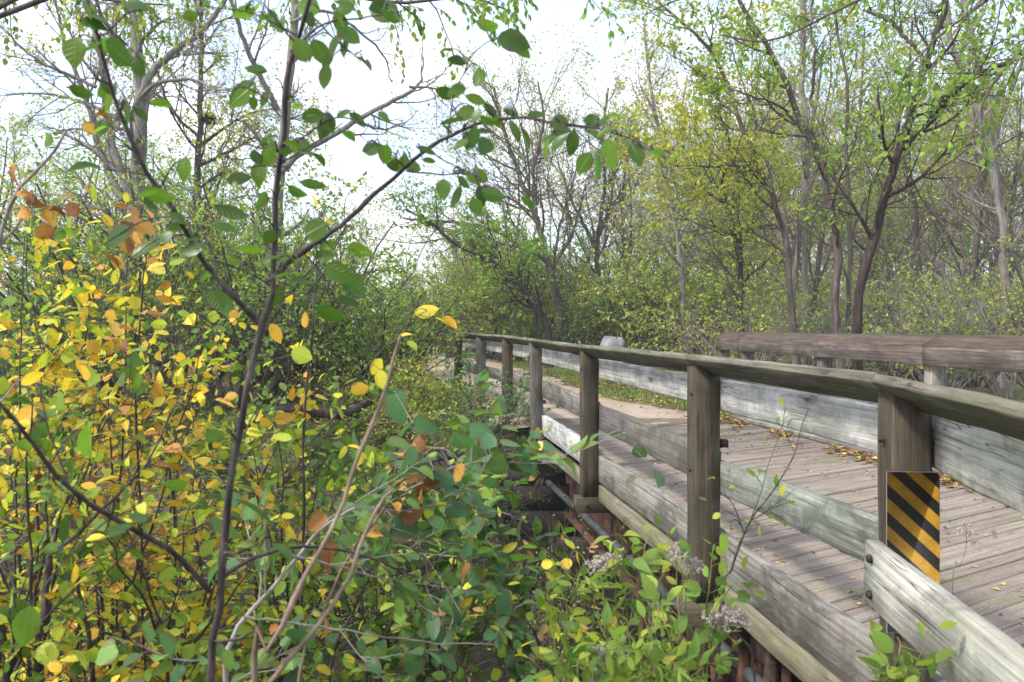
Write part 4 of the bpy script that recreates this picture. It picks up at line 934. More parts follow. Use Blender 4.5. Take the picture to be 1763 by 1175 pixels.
# ------------------------------------------------------------------ bushes
def bush(label, x, y, h_, spread, leafm, barkm, seed, stems=14, leafn=4, leafsize=.05, name='bush', cat='bush', group=None, arch=.05, per=(6, 5), tpl=SIMPLE, leafprob=1.0, loc0=False, minr=.0016):
    leafn = int(round(leafn * 1.5)) if leafn else 0
    r = np.random.default_rng(seed); z0 = 0 if loc0 else H(x, y); x0, y0 = (0, 0) if loc0 else (x, y)
    root = thing(name, label, cat, (x0, y0, z0), group); mb_ = MB(); mtw = MB(); k = 8
    az = r.uniform(0, 6.28, stems); d_ = norm(np.stack([np.cos(az) * spread, np.sin(az) * spread, np.ones(stems)], -1) * r.uniform(.7, 1.2, (stems, 1)) + r.normal(0, .12, (stems, 3)))
    pts = np.zeros((stems, k, 3)); pts[:, 0] = np.stack([x0 + np.cos(az) * .15 * h_ * spread, y0 + np.sin(az) * .15 * h_ * spread, np.full(stems, z0 - .1)], -1)
    st = (h_ * r.uniform(.7, 1.15, stems) / (k - 1))[:, None]
    for q in range(1, k): pts[:, q] = pts[:, q - 1] + d_ * st; d_ = norm(d_ + r.normal(0, .10, (stems, 3)) + np.array([0, 0, -arch]))
    R0 = (h_ * .010 * np.ones(stems))[:, None] * np.linspace(1, .4, k)[None, :]
    tubes(mb_, pts, R0, 5)
    P1, R1 = grow(r, pts, R0, per[0], .2, 1, 42, -.45, 6, .16, -arch * .3, .55, .4, .4, .3, minr=minr)
    P2, R2 = grow(r, P1, R1, per[1], .1, 1, 42, -.5, 4, .18, 0, .6, .5, .4, .3, minr=minr * .7)
    tubes(mtw, P1, R1, 4); tubes(mtw, P2, R2, 3)
    if leafn:
        keep = np.repeat(r.random(len(P1)) < leafprob, per[1]); ml = MB(); b_, dd = on_twigs(r, P2[keep], leafn); leaves(ml, r, b_, dd, leafsize, tpl, .7, .25, .35, .7)
    mb_.obj('stems', barkm, root, smooth=True); mtw.obj('twigs', barkm, root)
    if leafn: ml.obj('foliage', leafm, root)
    return root
LB = M['lf_bush']
def bpx(label, px, d, h_, spread, leafm, barkm, seed, **k): return bush(label, (px - CX) / F * d, d, h_, spread, leafm, barkm, seed, **k)
# left bank, from the picture's left edge to the path
bpx('green arching bush behind the yellow leaves at the far left', 60, 13.5, 2.6, .6, LB, BB, 301, stems=18, leafn=4, leafsize=.075)
bpx('dense green bush below the forked grey tree', 240, 15, 3.9, .55, LB, BB, 302, stems=22, leafn=6, leafsize=.08)
bpx('broad green bush behind the thick sapling stem', 410, 14.5, 3.7, .5, LB, BB, 303, stems=22, leafn=6, leafsize=.08)
bpx('bright green bush left of the path', 545, 15, 2.9, .5, LB, BB, 304, stems=22, leafn=4, leafsize=.08)
bpx('bushy green shrub whose top reaches the sky gap beside the path', 650, 15.5, 2.25, .5, M['lf_bush'], BD, 305, stems=20, leafn=4, leafsize=.07)
bpx('low twiggy bush between the path and the left bank', 645, 13.2, 1.2, .8, LY, BB, 306, stems=20, leafn=2, leafsize=.05)
bpx('bare brown thicket on the lip of the left bank', 470, 12.2, 1.25, 1.1, LB, BD, 307, stems=26, leafn=1, leafsize=.05, arch=.16, leafprob=.6)
bpx('bare twiggy thicket at the foot of the railing', 715, 12.2, .8, .9, LO, BB, 308, stems=26, leafn=1, leafsize=.045, arch=.12)
bpx('yellow-green maple seedlings on the bank beside the dark gully', 610, 12.3, 1.35, .7, M['lf_lime'], BB, 309, stems=11, leafn=2, leafsize=.10, tpl=MAPLE, per=(5, 4))
bpx('low leafy maple shoots at the top of the creek bank', 690, 11.6, .75, .9, M['lf_lime'], BB, 310, stems=10, leafn=2, leafsize=.09, tpl=MAPLE, per=(5, 3))
bpx('weedy green shrub growing through the far posts of the near railing', 836, 11.7, 1.25, .45, M['lf_bluegreen'], BB, 311, stems=13, leafn=3, leafsize=.055, per=(6, 4))
bpx('small upright shrub with feathery leaves beside the fifth railing post', 878, 11.3, 1.2, .2, M['lf_bluegreen'], BB, 312, stems=5, leafn=5, leafsize=.055, per=(7, 3), tpl=LONG)
bpx('yellowish low bush at the foot of the last railing posts', 775, 13.6, .7, .6, LY, BB, 313, stems=16, leafn=3, leafsize=.05)
bpx('dark leafy vine tangle on the bank under the fourth railing post', 892, 11.15, .5, .9, M['lf_dark'], BD, 314, stems=14, leafn=3, leafsize=.07, per=(5, 4))
# behind the path and the boulder
far = [(745, 42, 3.6, .5, LO), (790, 38, 3.4, .55, LY), (840, 36, 3.8, .5, LG), (885, 34, 3.2, .5, LY), (925, 31, 2.6, .55, LB), (975, 33, 3.3, .5, LB), (1020, 36, 4.2, .45, LB), (1072, 31, 3.6, .5, LB), (1118, 30, 3.0, .55, LY), (1160, 28, 3.2, .5, LB), (1205, 27, 2.9, .55, LO)]
far = [(p, d, h * 1.25, s_, m) for p, d, h, s_, m in far]
labs = ['olive scrub bush at the bend of the path, leftmost of the row beyond the railing', 'yellowish bush second along the row from the path bend', 'tall green bush beneath the tree sweeping left', 'yellow-green bush beside the foot of the leaning trunks', 'low bright bush right of the leaning trunks', 'rounded green bush left of the boulder',
        'tall light green bush directly behind the boulder', 'light green bush just right of the boulder', 'low yellowish bush two right of the boulder', 'green bush short of the right railing end', 'olive bush behind the end of the right railing']
for q, ((px, d, h_, sp_, lm), lb) in enumerate(zip(far, labs)):
    bpx(lb, px, d, h_, sp_, lm, BB, 330 + q, stems=20, leafn=5, leafsize=.105, per=(6, 5), minr=.004)
# thicket behind the right railing: individual brush clumps
thick = [(1235, 19, 2.1), (1290, 17, 2.2), (1335, 20, 2.4), (1400, 17, 2.0), (1450, 21, 2.6), (1510, 17, 2.1), (1560, 20, 2.6), (1620, 16.5, 2.2), (1680, 19, 2.6), (1740, 16, 2.5), (1800, 18, 2.7)]
tl = ['twiggy olive brush clump next to the end post of the right railing', 'yellow-green brush clump behind the short end of the right railing', 'brown twiggy brush clump under the crooked dark tree', 'leafy brush clump at the foot of the straight pole-like tree', 'brush clump behind the foot of the slim curved tree', 'brush clump right of the boldest dark trunk', 'green brush clump further right of the boldest dark trunk', 'yellow flecked brush clump above the middle of the right railing', 'brown brush clump left of the kinked grey tree', 'tall green brush clump at the right edge of the view', 'brush clump half cut off by the right edge of the view']
for q, ((px, d, h_), lb) in enumerate(zip(thick, tl)):
    bpx(lb, px, d, h_ , .5, [LO, LY, LB, LG, LY][q % 5], [BB, BG, BB, BP][q % 4], 350 + q, stems=20, leafn=2, leafsize=.075, per=(7, 5), leafprob=[.75, .3, .55, .25, .45][q % 5])
# far undergrowth: copies of three clumps, each its own object
bk = [bush('x', 0, 0, 3.0, .5, LO, BP, 371, stems=18, leafn=3, leafsize=.12, loc0=True, minr=.005), bush('x', 0, 0, 3.2, .45, LY, BG, 372, stems=18, leafn=3, leafsize=.12, loc0=True, minr=.005), bush('x', 0, 0, 2.6, .6, LB, BB, 373, stems=18, leafn=4, leafsize=.12, loc0=True, minr=.005)]
ub = [False] * 3
for (a, b, y0, y1, n, s0, s1, lab, grp) in [(1150, 1800, 24, 42, 17, .7, 1.15, 'scrubby undergrowth clump deep in the wood on the right', 'undergrowth deep in the wood on the right'), (1150, 1810, 50, 85, 24, 1.5, 2.4, 'tall scrub at the very back of the wood on the right', 'scrub at the back of the wood on the right'),
   (690, 900, 55, 85, 9, .9, 1.4, 'greyish scrub clump where the path disappears', 'scrub where the path disappears'),
                                    (-80, 620, 22, 36, 17, .8, 1.25, 'undergrowth clump under the trees behind the left bank', 'undergrowth behind the left bank')]:
    for q in range(n):
        y = R_.uniform(y0, y1); px = a + (b - a) * (q + R_.uniform(.1, .9)) / n; kk = int(R_.integers(3))
        o = bk[kk] if not ub[kk] else copy_tree(bk[kk]); ub[kk] = True; x = (px - CX) / F * y
        o.location = (x, y, H(x, y)); o.rotation_euler = (0, 0, R_.uniform(0, 6.28)); o.scale = (R_.uniform(s0, s1),) * 3; o['label'] = ORD[q] + ' from the left: ' + lab; o['group'] = grp
# fallen log on the left bank
lg = thing('fallen_log', 'dark fallen log lying under the bare thicket on the left bank', 'log', (-3.6, 11.8, H(-3.6, 11.8)))
Pk, Rk = resample([P(395, 745, 11.8), P(450, 716, 11.8), P(520, 705, 12), P(590, 712, 12.1), P(640, 690, 12.3)], [.09, .11, .10, .08, .05], 30); mb = MB(); tubes(mb, Pk, Rk, 9); mb.obj('log_stem', BD, lg, smooth=True)
P1, R1 = grow(np.random.default_rng(5), Pk[None], Rk[None], 8, .1, 1, 50, .8, 6, .15, .05, .3, .3); mb = MB(); tubes(mb, P1, R1, 4); mb.obj('broken_branch', BD, lg)

# ------------------------------------------------------------------ ground cover, grass, litter
r = np.random.default_rng(55)
def scat(n, xr, yr, dens=None):
    x = r.uniform(*xr, n); y = r.uniform(*yr, n)
    if dens is not None: k_ = r.random(n) < dens(x, y); x, y = x[k_], y[k_]
    return x, y
def noise2(x, y, s): return .5 + .25 * np.sin(s * x + 1.3 * np.sin(s * .7 * y)) + .25 * np.sin(s * 1.1 * y + 1.7 * np.sin(s * .6 * x + 2))
x, y = scat(42000, (-13, -.6), (7.6, 16), lambda x, y: (noise2(x, y, 2.2) > .38) * 1.0 * (hgt(x, y) > -2.3))
p = np.stack([x, y, hgt(x, y) + r.random(len(x)) ** 2 * .28 + .02], -1); a = r.uniform(0, 6.28, len(x)); ml = MB()
leaves(ml, r, p, np.stack([np.cos(a), np.sin(a), .1 * np.ones_like(a)], -1), .065, SIMPLE, 1.2, .1, .45, .5); tag(ml.obj('ground_cover', M['lf_cover']), kind='stuff')
def path_edges(y): return np.interp(y, pth[:, 0], pth[:, 1]), np.interp(y, pth[:, 0], pth[:, 2])
def litter_dens(x, y):
    l_, r_ = path_edges(y); on = (x > l_) & (x < r_); return np.where(on, .10 + .55 * np.exp(-((x - r_) / .5) ** 2) + .3 * np.exp(-((x - l_) / .35) ** 2), .7 * (noise2(x, y, 1.6) > .35))
x, y = scat(46000, (-9, 9), (11.8, 34), litter_dens); z = np.maximum(hgt(x, y), -.05) + .03 + r.random(len(x)) * .02
a = r.uniform(0, 6.28, len(x)); ml = MB(); leaves(ml, r, np.stack([x, y, z], -1), np.stack([np.cos(a), np.sin(a), 0 * a], -1), .06, SIMPLE, 1.5, .0, .5, .4)
# on the deck: drifts along the far kerb, a few loose leaves elsewhere
n = 1500; yk = r.uniform(5, 12.3, n); xk = 4.40 - .155 * (yk - 5.2) - .10 - np.abs(r.normal(0, .16, n)); zk = .008 + r.random(n) * .03
ok = noise2(xk * 2, yk, 3.5) > .40; xk, yk, zk = xk[ok], yk[ok], zk[ok]; a = r.uniform(0, 6.28, len(xk))
leaves(ml, r, np.stack([xk, yk, zk], -1), np.stack([np.cos(a), np.sin(a), 0 * a], -1), .055, MAPLE, 1.6, 0, .4, .45)
n = 1500; yk = r.uniform(2.4, 12.3, n); xk = 1.3 + r.random(n) * 3.2; ok = xk > np.array([left_edge(v) + .12 for v in yk]); xk, yk = xk[ok], yk[ok]; a = r.uniform(0, 6.28, len(xk))
leaves(ml, r, np.stack([xk, yk, .006 + 0 * xk], -1), np.stack([np.cos(a), np.sin(a), 0 * a], -1), .032, SIMPLE, 1.7, 0, .6, .4)
n = 160; yk = r.uniform(4.5, 12, n); xk = np.array([left_edge(v) + .08 for v in yk]) + np.abs(r.normal(0, .07, n)); a = r.uniform(0, 6.28, n)
leaves(ml, r, np.stack([xk, yk, .006 + .01 * r.random(n)], -1), np.stack([np.cos(a), np.sin(a), 0 * a], -1), .04, SIMPLE, 1.5, 0, .6, .4)
tag(ml.obj('fallen_leaves', M['lf_litter']), kind='stuff')
# gully litter
x, y = scat(5000, (-3, 3), (8.3, 11.2)); a = r.uniform(0, 6.28, len(x)); ml = MB(); leaves(ml, r, np.stack([x, y, hgt(x, y) + .02], -1), np.stack([np.cos(a), np.sin(a), 0 * a], -1), .06, SIMPLE, 1.5, 0, .5, .4); tag(ml.obj('gully_litter', M['lf_litter']), kind='stuff')
# grass beside the path
def gd(x, y): l_, r_ = path_edges(y); return ((x > r_ + .15) | (x < l_ - .2)) * (noise2(x, y, 1.1) > .22)
x, y = scat(90000, (-9, 8), (12.4, 36), gd); n = len(x); z = hgt(x, y); a = r.uniform(0, 6.28, n); hh = r.uniform(.04, .11, n) * (1 + (y > 22) * .4); w = .006 + .0006 * y
lean = r.normal(0, .35, (n, 2)); V = np.zeros((n, 3, 3)); ca, sa = np.cos(a), np.sin(a)
V[:, 0] = np.stack([x - ca * w, y - sa * w, z - .01], -1); V[:, 1] = np.stack([x + ca * w, y + sa * w, z - .01], -1); V[:, 2] = np.stack([x + lean[:, 0] * hh, y + lean[:, 1] * hh, z + hh], -1)
tag(MB().add(V.reshape(-1, 3), T=np.arange(3 * n).reshape(-1, 3)).obj('grass', M['grass']), kind='stuff')
# hanging vines and fern-like growth over the dark lip of the far abutment
for q, (px, d_, h_, lb) in enumerate([(905, 11.1, .55, 'trailing green growth at the corner of the abutment under the railing'), (820, 10.9, .6, 'leafy tangle spilling into the gully left of the abutment'), (740, 10.6, .65, 'low green tangle on the gully side, below the maple shoots'), (650, 10.4, .7, 'dark green growth on the creek bank right of the fallen log')]):
    bpx(lb, px, d_, h_, 1.1, [M['lf_cover'], M['lf_bush']][q % 2], BD, 380 + q, stems=16, leafn=3, leafsize=.05, arch=.22, per=(5, 4))
r = np.random.default_rng(91)
vt = thing('hanging_vines', 'bare thin vines and roots hanging in the dark gully left of the bridge', 'vine', (-.5, 10.6, -.4)); mbv = MB()
for q in range(22):
    px = r.uniform(560, 960); d_ = r.uniform(7.5, 10.8); y0 = r.uniform(740, 860); pts = [P(px, y0, d_)]
    for k in range(5): px += r.normal(0, 14); pts.append(P(px, y0 + (k + 1) * r.uniform(20, 48), d_ + r.normal(0, .08)))
    a_, b_ = resample(np.array(pts), np.linspace(.010, .004, 6) * r.uniform(.5, 1.1), 14); tubes(mbv, a_, b_, 4)
mbv.obj('vine_stems', M['stem_dark'], vt)

bpx('tall bright green bush between the thick sapling stem and the sky gap', 480, 17, 3.9, .45, M['lf_bush'], BB, 390, stems=24, leafn=5, leafsize=.08)
bpx('light yellow-green bush behind the slender tree with the drey', 330, 18, 4.6, .5, LY, BB, 391, stems=24, leafn=5, leafsize=.085)
bpx('bright bush at the far left behind the forked grey tree', 110, 18, 3.6, .55, LG, BB, 392, stems=22, leafn=4, leafsize=.08)
bpx('dry twiggy brush on the gully side beneath the fourth post', 905, 9.6, 1.5, .5, LO, BB, 393, stems=14, leafn=1, leafsize=.04, leafprob=.5)
bpx('dry twiggy brush in the gully in front of the pipe', 965, 8.2, 1.7, .45, M['lf_bush'], BB, 394, stems=12, leafn=1, leafsize=.045, leafprob=.6)
tall = [(728, 50, 2.6), (770, 46, 4.2), (822, 42, 6.0), (868, 40, 6.0), (915, 43, 5.0)]
for q, ((px, d, h_), lb) in enumerate(zip(tall, ['pale olive thicket tree at the very bend of the path', 'pale olive thicket left of the dark sweeping tree', 'tall olive thicket behind the dark sweeping tree', 'olive thicket behind the bowed trunk', 'olive thicket right of the bowed trunk'])):
    bpx(lb, px, d, h_, .4, [LO, LG, LO, LY, LO][q], BG, 400 + q, stems=20, leafn=4, leafsize=.12, per=(7, 5), minr=.004)
# ------------------------------------------------------------------ foreground shrubs, traced stems at their real distance
def shrub(name, label, cat, stems_, leafm, barkm, seed, size, tpl=OVAL, per_m=26, side_n=0, side_len=.3, leaf_side=.9, upb=1.0, droop=.35, hero=None, hero_d=None, petiole=.02, wob=.45, ground=True, sub=0, group=None, twmat=None, leaf_on_main=1.0, extra_leaf=None, t0=.1, var=.3, ends=1):
    """stems_: [(pixel polyline with depths, (r0, r1) metres, leafy?)]"""
    r = np.random.default_rng(seed); ms = MB(); mtw = MB(); ml = MB()
    w0 = px_poly(stems_[0][0], 1)
    if ground:
        b = w0[0].copy(); gz = H(b[0], b[1] + .0) - .1
    base = w0[0] if not ground else np.array([w0[0][0] - .3 * (w0[1][0] - w0[0][0]), w0[0][1] + .05, H(w0[0][0], w0[0][1])])
    root = thing(name, label, cat, tuple(base), group)
    polys = []
    for q, (pl, (ra, rb), leafy) in enumerate(stems_):
        w = px_poly(pl, 1); rad = np.linspace(ra, rb, len(w))
        if ground and (q == 0 or leafy == 2):
            g_ = np.array([base[0] + r.normal(0, .03), base[1], H(base[0], base[1]) - .1]); w = np.concatenate([[g_], w]); rad = np.concatenate([[ra * 1.15], rad])
        Pk, Rk = resample(w, rad, 40); Ld = np.linalg.norm(np.diff(Pk, axis=0), axis=1).sum()
        kink = np.cumsum(r.normal(0, .0022, (40, 3)), axis=0); kink -= np.linspace(0, 1, 40)[:, None] * kink[-1]; Pk = Pk + kink * min(1.2, Ld)
        nodes = 1 + .22 * (np.abs(np.mod(np.arange(40) + q * 3, 7)) == 0); tubes(ms, Pk, Rk * nodes, 9); polys.append((Pk, Rk, Ld, leafy))
    for (Pk, Rk, Ld, leafy) in polys:
        if not leafy: continue
        tw = []
        if side_n:
            P1, R1 = grow(r, Pk[None], Rk[None], max(2, int(side_n * Ld)), t0, 1, 52, side_len, 6, .10, .03, .45, .5, .5, .35, minr=.0011)
            tubes(mtw, P1, R1, 5); tw.append(P1)
            if sub:
                P2, R2 = grow(r, P1, R1, sub, .2, 1, 45, -.5, 5, .12, 0, .6, .5, .4, .2, minr=.0009); tubes(mtw, P2, R2, 4); tw.append(P2)
        for Pt in tw:
            ll = np.linalg.norm(np.diff(Pt, axis=1), axis=2).sum(1).mean(); per = max(2, int(per_m * ll)); b_, dd = on_twigs(r, Pt, per, .15, leaf_side)
            pe = b_ + dd * petiole; leaves(ml, r, pe, dd, size, tpl, upb, droop, var, wob); tubes(mtw, np.stack([b_, pe + dd * .002], 1), np.full((len(b_), 2), .0007), 3)
        if leaf_on_main:
            per = int(per_m * Ld * leaf_on_main * (.35 if side_n else 1))
            if per > 0:
                b_, dd = on_twigs(r, Pk[None], per, t0, 1.6); pe = b_ + dd * petiole; leaves(ml, r, pe, dd, size, tpl, upb, droop, var, wob); tubes(mtw, np.stack([b_, pe + dd * .002], 1), np.full((len(b_), 2), .0008), 3)
    if hero is not None:
        allp = np.concatenate([a[0] for a in polys]); hm = MB()
        for hi_, (hx, hy, hl, ang) in enumerate(hero):
            # nearest stem point on the picture, then hung a little in front of or behind it
            q_ = allp; sx = CX + F * q_[:, 0] / q_[:, 1]; sy = CY + F * (HC - q_[:, 2]) / q_[:, 1]; i_ = int(np.argmin((sx - hx) ** 2 + (sy - hy) ** 2 * 1.2 + (sy < hy - 4) * 0)); dpt = q_[i_][1] + r.normal(0, .06)
            if hi_ > 95 and math.hypot(sx[i_] - hx, sy[i_] - hy) > 42: continue
            a_ = math.radians(ang); tip = P(hx + math.cos(a_) * hl / 2, hy + math.sin(a_) * hl / 2, dpt + r.normal(0, .008)); st_ = P(hx - math.cos(a_) * hl / 2, hy - math.sin(a_) * hl / 2, dpt)
            L_ = np.linalg.norm(tip - st_); dd = (tip - st_)[None]
            tw_, rw_ = resample(np.array([q_[i_], (q_[i_] * .5 + st_ * .5) + [0, 0, .012], st_]), [.0016, .0012, .0008], 7); tubes(mtw, tw_, rw_, 5)
            face = np.array([[r.normal(0, .4), -1.0, .45 + r.normal(0, .4)]]) if r.random() < .6 else np.array([[r.normal(0, .3), -.25, 1.2]]); leaves(ml, r, st_[None], dd, L_ * .98, tpl, 0, 0, .0, .75, nrm=face)
    ms.obj('stem', barkm, root, smooth=True)
    if mtw.n: mtw.obj('twigs', twmat or barkm, root)
    if ml.n: ml.obj('foliage', leafm, root, smooth=False)
    return root

D = 1.42
st = [([(350, 1175, D), (362, 1050, D), (375, 900, D), (395, 760, D), (420, 650, D), (445, 545, D), (462, 480, D), (466, 400, D), (473, 320, D), (483, 200, D - .02), (500, 90, D - .04), (530, 0, D - .06), (548, -70, D - .08)], (.0066, .0034), 1),
      ([(464, 485, D), (520, 432, D + .02), (580, 385, D + .04), (650, 330, D + .06), (700, 292, D + .06), (760, 250, D + .05), (830, 218, D + .03), (880, 212, D), (960, 218, D - .03), (1030, 226, D - .05), (1090, 245, D - .08), (1145, 272, D - .1)], (.0052, .0010), 1),
      ([(441, 552, D), (400, 512, D - .04), (340, 440, D - .08), (300, 370, D - .12), (245, 290, D - .15), (210, 215, D - .17), (190, 160, D - .18), (172, 80, D - .2), (158, 20, D - .2), (150, -30, D - .2)], (.0048, .0018), 1),
      ([(362, 1018, D), (300, 950, D - .06), (230, 905, D - .12), (150, 860, D - .18), (100, 815, D - .22), (50, 750, D - .26), (0, 690, D - .3), (-70, 640, D - .34)], (.0050, .0022), 1),
      ([(372, 1005, D), (430, 965, D + .06), (500, 945, D + .1), (560, 945, D + .14), (640, 960, D + .18), (700, 990, D + .22), (760, 1010, D + .25)], (.0042, .0014), 1),
      ([(478, 262, D), (520, 235, D), (575, 200, D), (640, 215, D), (700, 240, D)], (.0020, .0009), 0), ([(500, 90, D), (560, 45, D), (620, 35, D), (690, 20, D)], (.0022, .0010), 0),
      ([(700, 295, D + .06), (760, 300, D + .04), (810, 300, D + .02), (850, 330, D)], (.0018, .0008), 0), ([(770, 248, D + .05), (775, 200, D + .05), (785, 150, D + .05), (800, 125, D + .05)], (.0018, .0008), 0),
      ([(700, 292, D + .05), (670, 262, D + .03), (640, 240, D)], (.0014, .0008), 0), ([(483, 200, D), (450, 165, D), (410, 150, D), (395, 180, D)], (.0018, .0008), 0),
      ([(800, 125, D + .05), (812, 95, D + .04), (842, 70, D + .03), (880, 66, D)], (.0012, .0007), 0), ([(510, 60, D), (470, 40, D), (430, 22, D), (345, 10, D)], (.0018, .0008), 0), ([(158, 30, D - .2), (200, 62, D - .2), (245, 100, D - .2)], (.0014, .0008), 0), ([(525, 15, D), (570, 60, D), (610, 95, D), (630, 110, D)], (.0016, .0008), 0)]
hero = [(130, 90, 56, 100), (205, 92, 62, 40), (162, 30, 60, 20), (250, 112, 52, 60), (232, 10, 48, 200), (345, 12, 40, 160), (425, 18, 52, 150), (470, 32, 38, 250), (553, 92, 58, 60), (587, 42, 52, 70), (576, 78, 44, 110), (560, 133, 46, 100), (604, 62, 44, 40), (627, 108, 40, 35), (520, 86, 52, 240), (440, 120, 42, 190),
        (457, 170, 38, 120), (416, 165, 64, 140), (560, 216, 48, 110), (511, 184, 20, 170), (516, 252, 44, 10), (140, 158, 48, 20), (186, 172, 50, 100), (222, 192, 46, 70), (176, 222, 44, 160), (318, 293, 46, 100), (412, 308, 46, 350), (447, 300, 46, 100), (462, 270, 44, 110), (530, 12, 46, 200), (505, 250, 40, 200), (596, 10, 44, 20), (660, 20, 60, 200),
        (823, 134, 36, 100), (788, 106, 36, 10), (886, 73, 62, 12), (838, 42, 40, 10), (765, 160, 36, 190), (775, 210, 44, 170), (820, 172, 42, 20), (800, 196, 40, 150), (815, 237, 42, 100), (846, 207, 46, 20), (905, 241, 50, 70), (942, 257, 52, 110), (985, 248, 50, 100), (1006, 282, 46, 120), (1028, 288, 52, 90), (1052, 268, 56, 80), (1050, 202, 36, 330), (1096, 252, 52, 20), (1134, 265, 34, 20),
        (924, 198, 32, 350), (1040, 228, 36, 150), (785, 340, 46, 110), (820, 357, 34, 70), (850, 336, 44, 15), (800, 300, 44, 15), (828, 303, 34, 40), (663, 266, 36, 100), (702, 274, 42, 60), (652, 214, 32, 40), (616, 207, 40, 40), (735, 260, 40, 20), (640, 255, 36, 340), (968, 222, 44, 10), (880, 195, 30, 20), (275, 336, 62, 10), (400, 366, 66, 20), (388, 392, 44, 20), (440, 395, 40, 100), (305, 390, 40, 350),
        (585, 470, 60, 30), (500, 475, 44, 20), (560, 440, 40, 350), (480, 450, 56, 180), (610, 490, 44, 50), (620, 430, 46, 20), (540, 318, 50, 10), (512, 330, 40, 30), (370, 520, 50, 20), (330, 430, 44, 170), (250, 430, 60, 330), (205, 405, 50, 330), (430, 430, 50, 180), (545, 395, 44, 330), (450, 345, 36, 120), (570, 540, 60, 20), (600, 520, 44, 10),
        (150, 760, 62, 90), (85, 855, 44, 200), (215, 855, 40, 100), (300, 835, 46, 170), (45, 1080, 76, 100), (130, 1100, 50, 0), (440, 880, 90, 30), (420, 840, 50, 10), (390, 910, 70, 40), (330, 905, 60, 200), (290, 800, 56, 20), (345, 775, 60, 15), (250, 740, 50, 340), (220, 690, 60, 350), (100, 720, 44, 340), (30, 640, 50, 10), (270, 1100, 70, 30), (320, 1110, 60, 40), (480, 1010, 50, 20), (560, 990, 50, 10), (700, 1020, 52, 20), (600, 930, 48, 350), (650, 900, 50, 10), (620, 1000, 44, 40)]
r_h = np.random.default_rng(8); hero += [(x + r_h.uniform(-24, 24), y + r_h.uniform(-20, 20), l * r_h.uniform(.6, .95), a + r_h.uniform(-70, 70)) for (x, y, l, a) in hero * 2 if y < 560 and r_h.random() < .7]
shrub('sapling', 'tall dark-stemmed sapling nearest the camera with large green leaves, left of centre', 'sapling', st, M['lf_dark'], M['stem_dark'], 501, .038, OVAL, per_m=15, side_n=5.5, side_len=.15, hero=hero, leaf_on_main=.0, t0=.3)
st = [([(448, 1178, 1.25), (470, 1130, 1.25), (500, 1070, 1.26), (545, 965, 1.28), (590, 870, 1.3), (640, 745, 1.33), (665, 665, 1.35), (690, 578, 1.38)], (.0048, .0024), 0), ([(462, 1178, 1.25), (540, 1092, 1.27), (592, 1010, 1.3), (622, 930, 1.32), (655, 865, 1.34), (674, 846, 1.35)], (.0040, .0024), 0)]
shrub('bare_shoot', 'pair of bare brown shoots with pointed tips standing right of the thick sapling stem', 'shoot', st, M['lf_orange'], M['stem_tan'], 502, .05, leaf_on_main=0)
st = [([(378, 1178, 1.6), (392, 1110, 1.6), (410, 1065, 1.62), (450, 1020, 1.66), (500, 955, 1.72), (560, 900, 1.8), (620, 860, 1.85), (700, 830, 1.92), (780, 795, 2.0), (870, 785, 2.05), (960, 798, 2.1)], (.0050, .0012), 1),
      ([(620, 862, 1.85), (680, 880, 1.95), (760, 870, 2.0), (830, 885, 2.1)], (.0022, .001), 1), ([(500, 955, 1.72), (600, 980, 1.8), (700, 1000, 1.9), (830, 1020, 2.0)], (.0024, .001), 1), ([(420, 1060, 1.62), (560, 1080, 1.7), (700, 1100, 1.8), (850, 1110, 1.9)], (.0026, .001), 1)]
hero2 = [(685, 705, 60, 80), (735, 735, 46, 20), (745, 770, 50, 10), (800, 760, 46, 20), (705, 800, 46, 120), (765, 825, 48, 20), (810, 790, 44, 100), (850, 800, 44, 160), (880, 765, 36, 10), (910, 797, 44, 60), (950, 795, 50, 10), (830, 745, 44, 10), (690, 765, 44, 20), (720, 850, 46, 30), (790, 880, 44, 10), (840, 880, 38, 10), (770, 910, 46, 350), (700, 910, 50, 10), (640, 900, 46, 20), (750, 955, 46, 10), (820, 860, 40, 40), (895, 915, 38, 100), (810, 940, 40, 20)]
shrub('shrub', 'dogwood branch with blue-green rounded leaves arching over the dark gully towards the bridge', 'shrub', st, M['lf_bluegreen'], M['stem_pale'], 503, .042, HEART, per_m=24, side_n=10, side_len=.26, hero=hero2, sub=1)
# big crumpled dead leaves
def dead_leaves(label, spots, seed, size=(60, 90)):
    for q, (px, py, s_, d) in enumerate(spots): pass
dl = [(700, 780, 70, 1.9), (640, 1015, 60, 1.7), (690, 860, 100, 1.8), (790, 815, 60, 2.0), (545, 900, 70, 1.8), (570, 955, 80, 1.7), (40, 330, 60, 1.7), (70, 370, 60, 1.7), (20, 290, 60, 1.6), (125, 360, 40, 2.0), (410, 970, 50, 1.6), (430, 1000, 50, 1.6), (800, 985, 50, 2.2), (600, 985, 60, 1.8), (470, 1085, 40, 1.5), (735, 840, 80, 1.9), (1055, 902, 45, 2.0)]
st = [([(520, 1178, 1.9), (560, 1060, 1.9), (600, 960, 1.88), (660, 880, 1.86), (720, 800, 1.9), (760, 760, 1.95)], (.004, .0015), 1)]
vine = shrub('vine', 'withered vine with large crumpled orange-brown leaves hanging right of the bare shoots', 'vine', st, M['lf_orange'], M['stem_tan'], 504, .058, WAVY, per_m=9, side_n=5, side_len=.2, leaf_on_main=.5, hero=[(a, b, c * .62, 100 + (a * 7) % 60) for a, b, c, d in dl if 450 < a < 900 and b > 700], petiole=.03, wob=.9, upb=.4)
st = [([(-40, 640, 1.8), (-20, 480, 1.78), (20, 350, 1.75), (75, 285, 1.72), (115, 225, 1.7)], (.005, .0025), 1), ([(-60, 560, 1.8), (-10, 440, 1.78), (30, 390, 1.75), (60, 340, 1.72)], (.004, .0015), 1)]
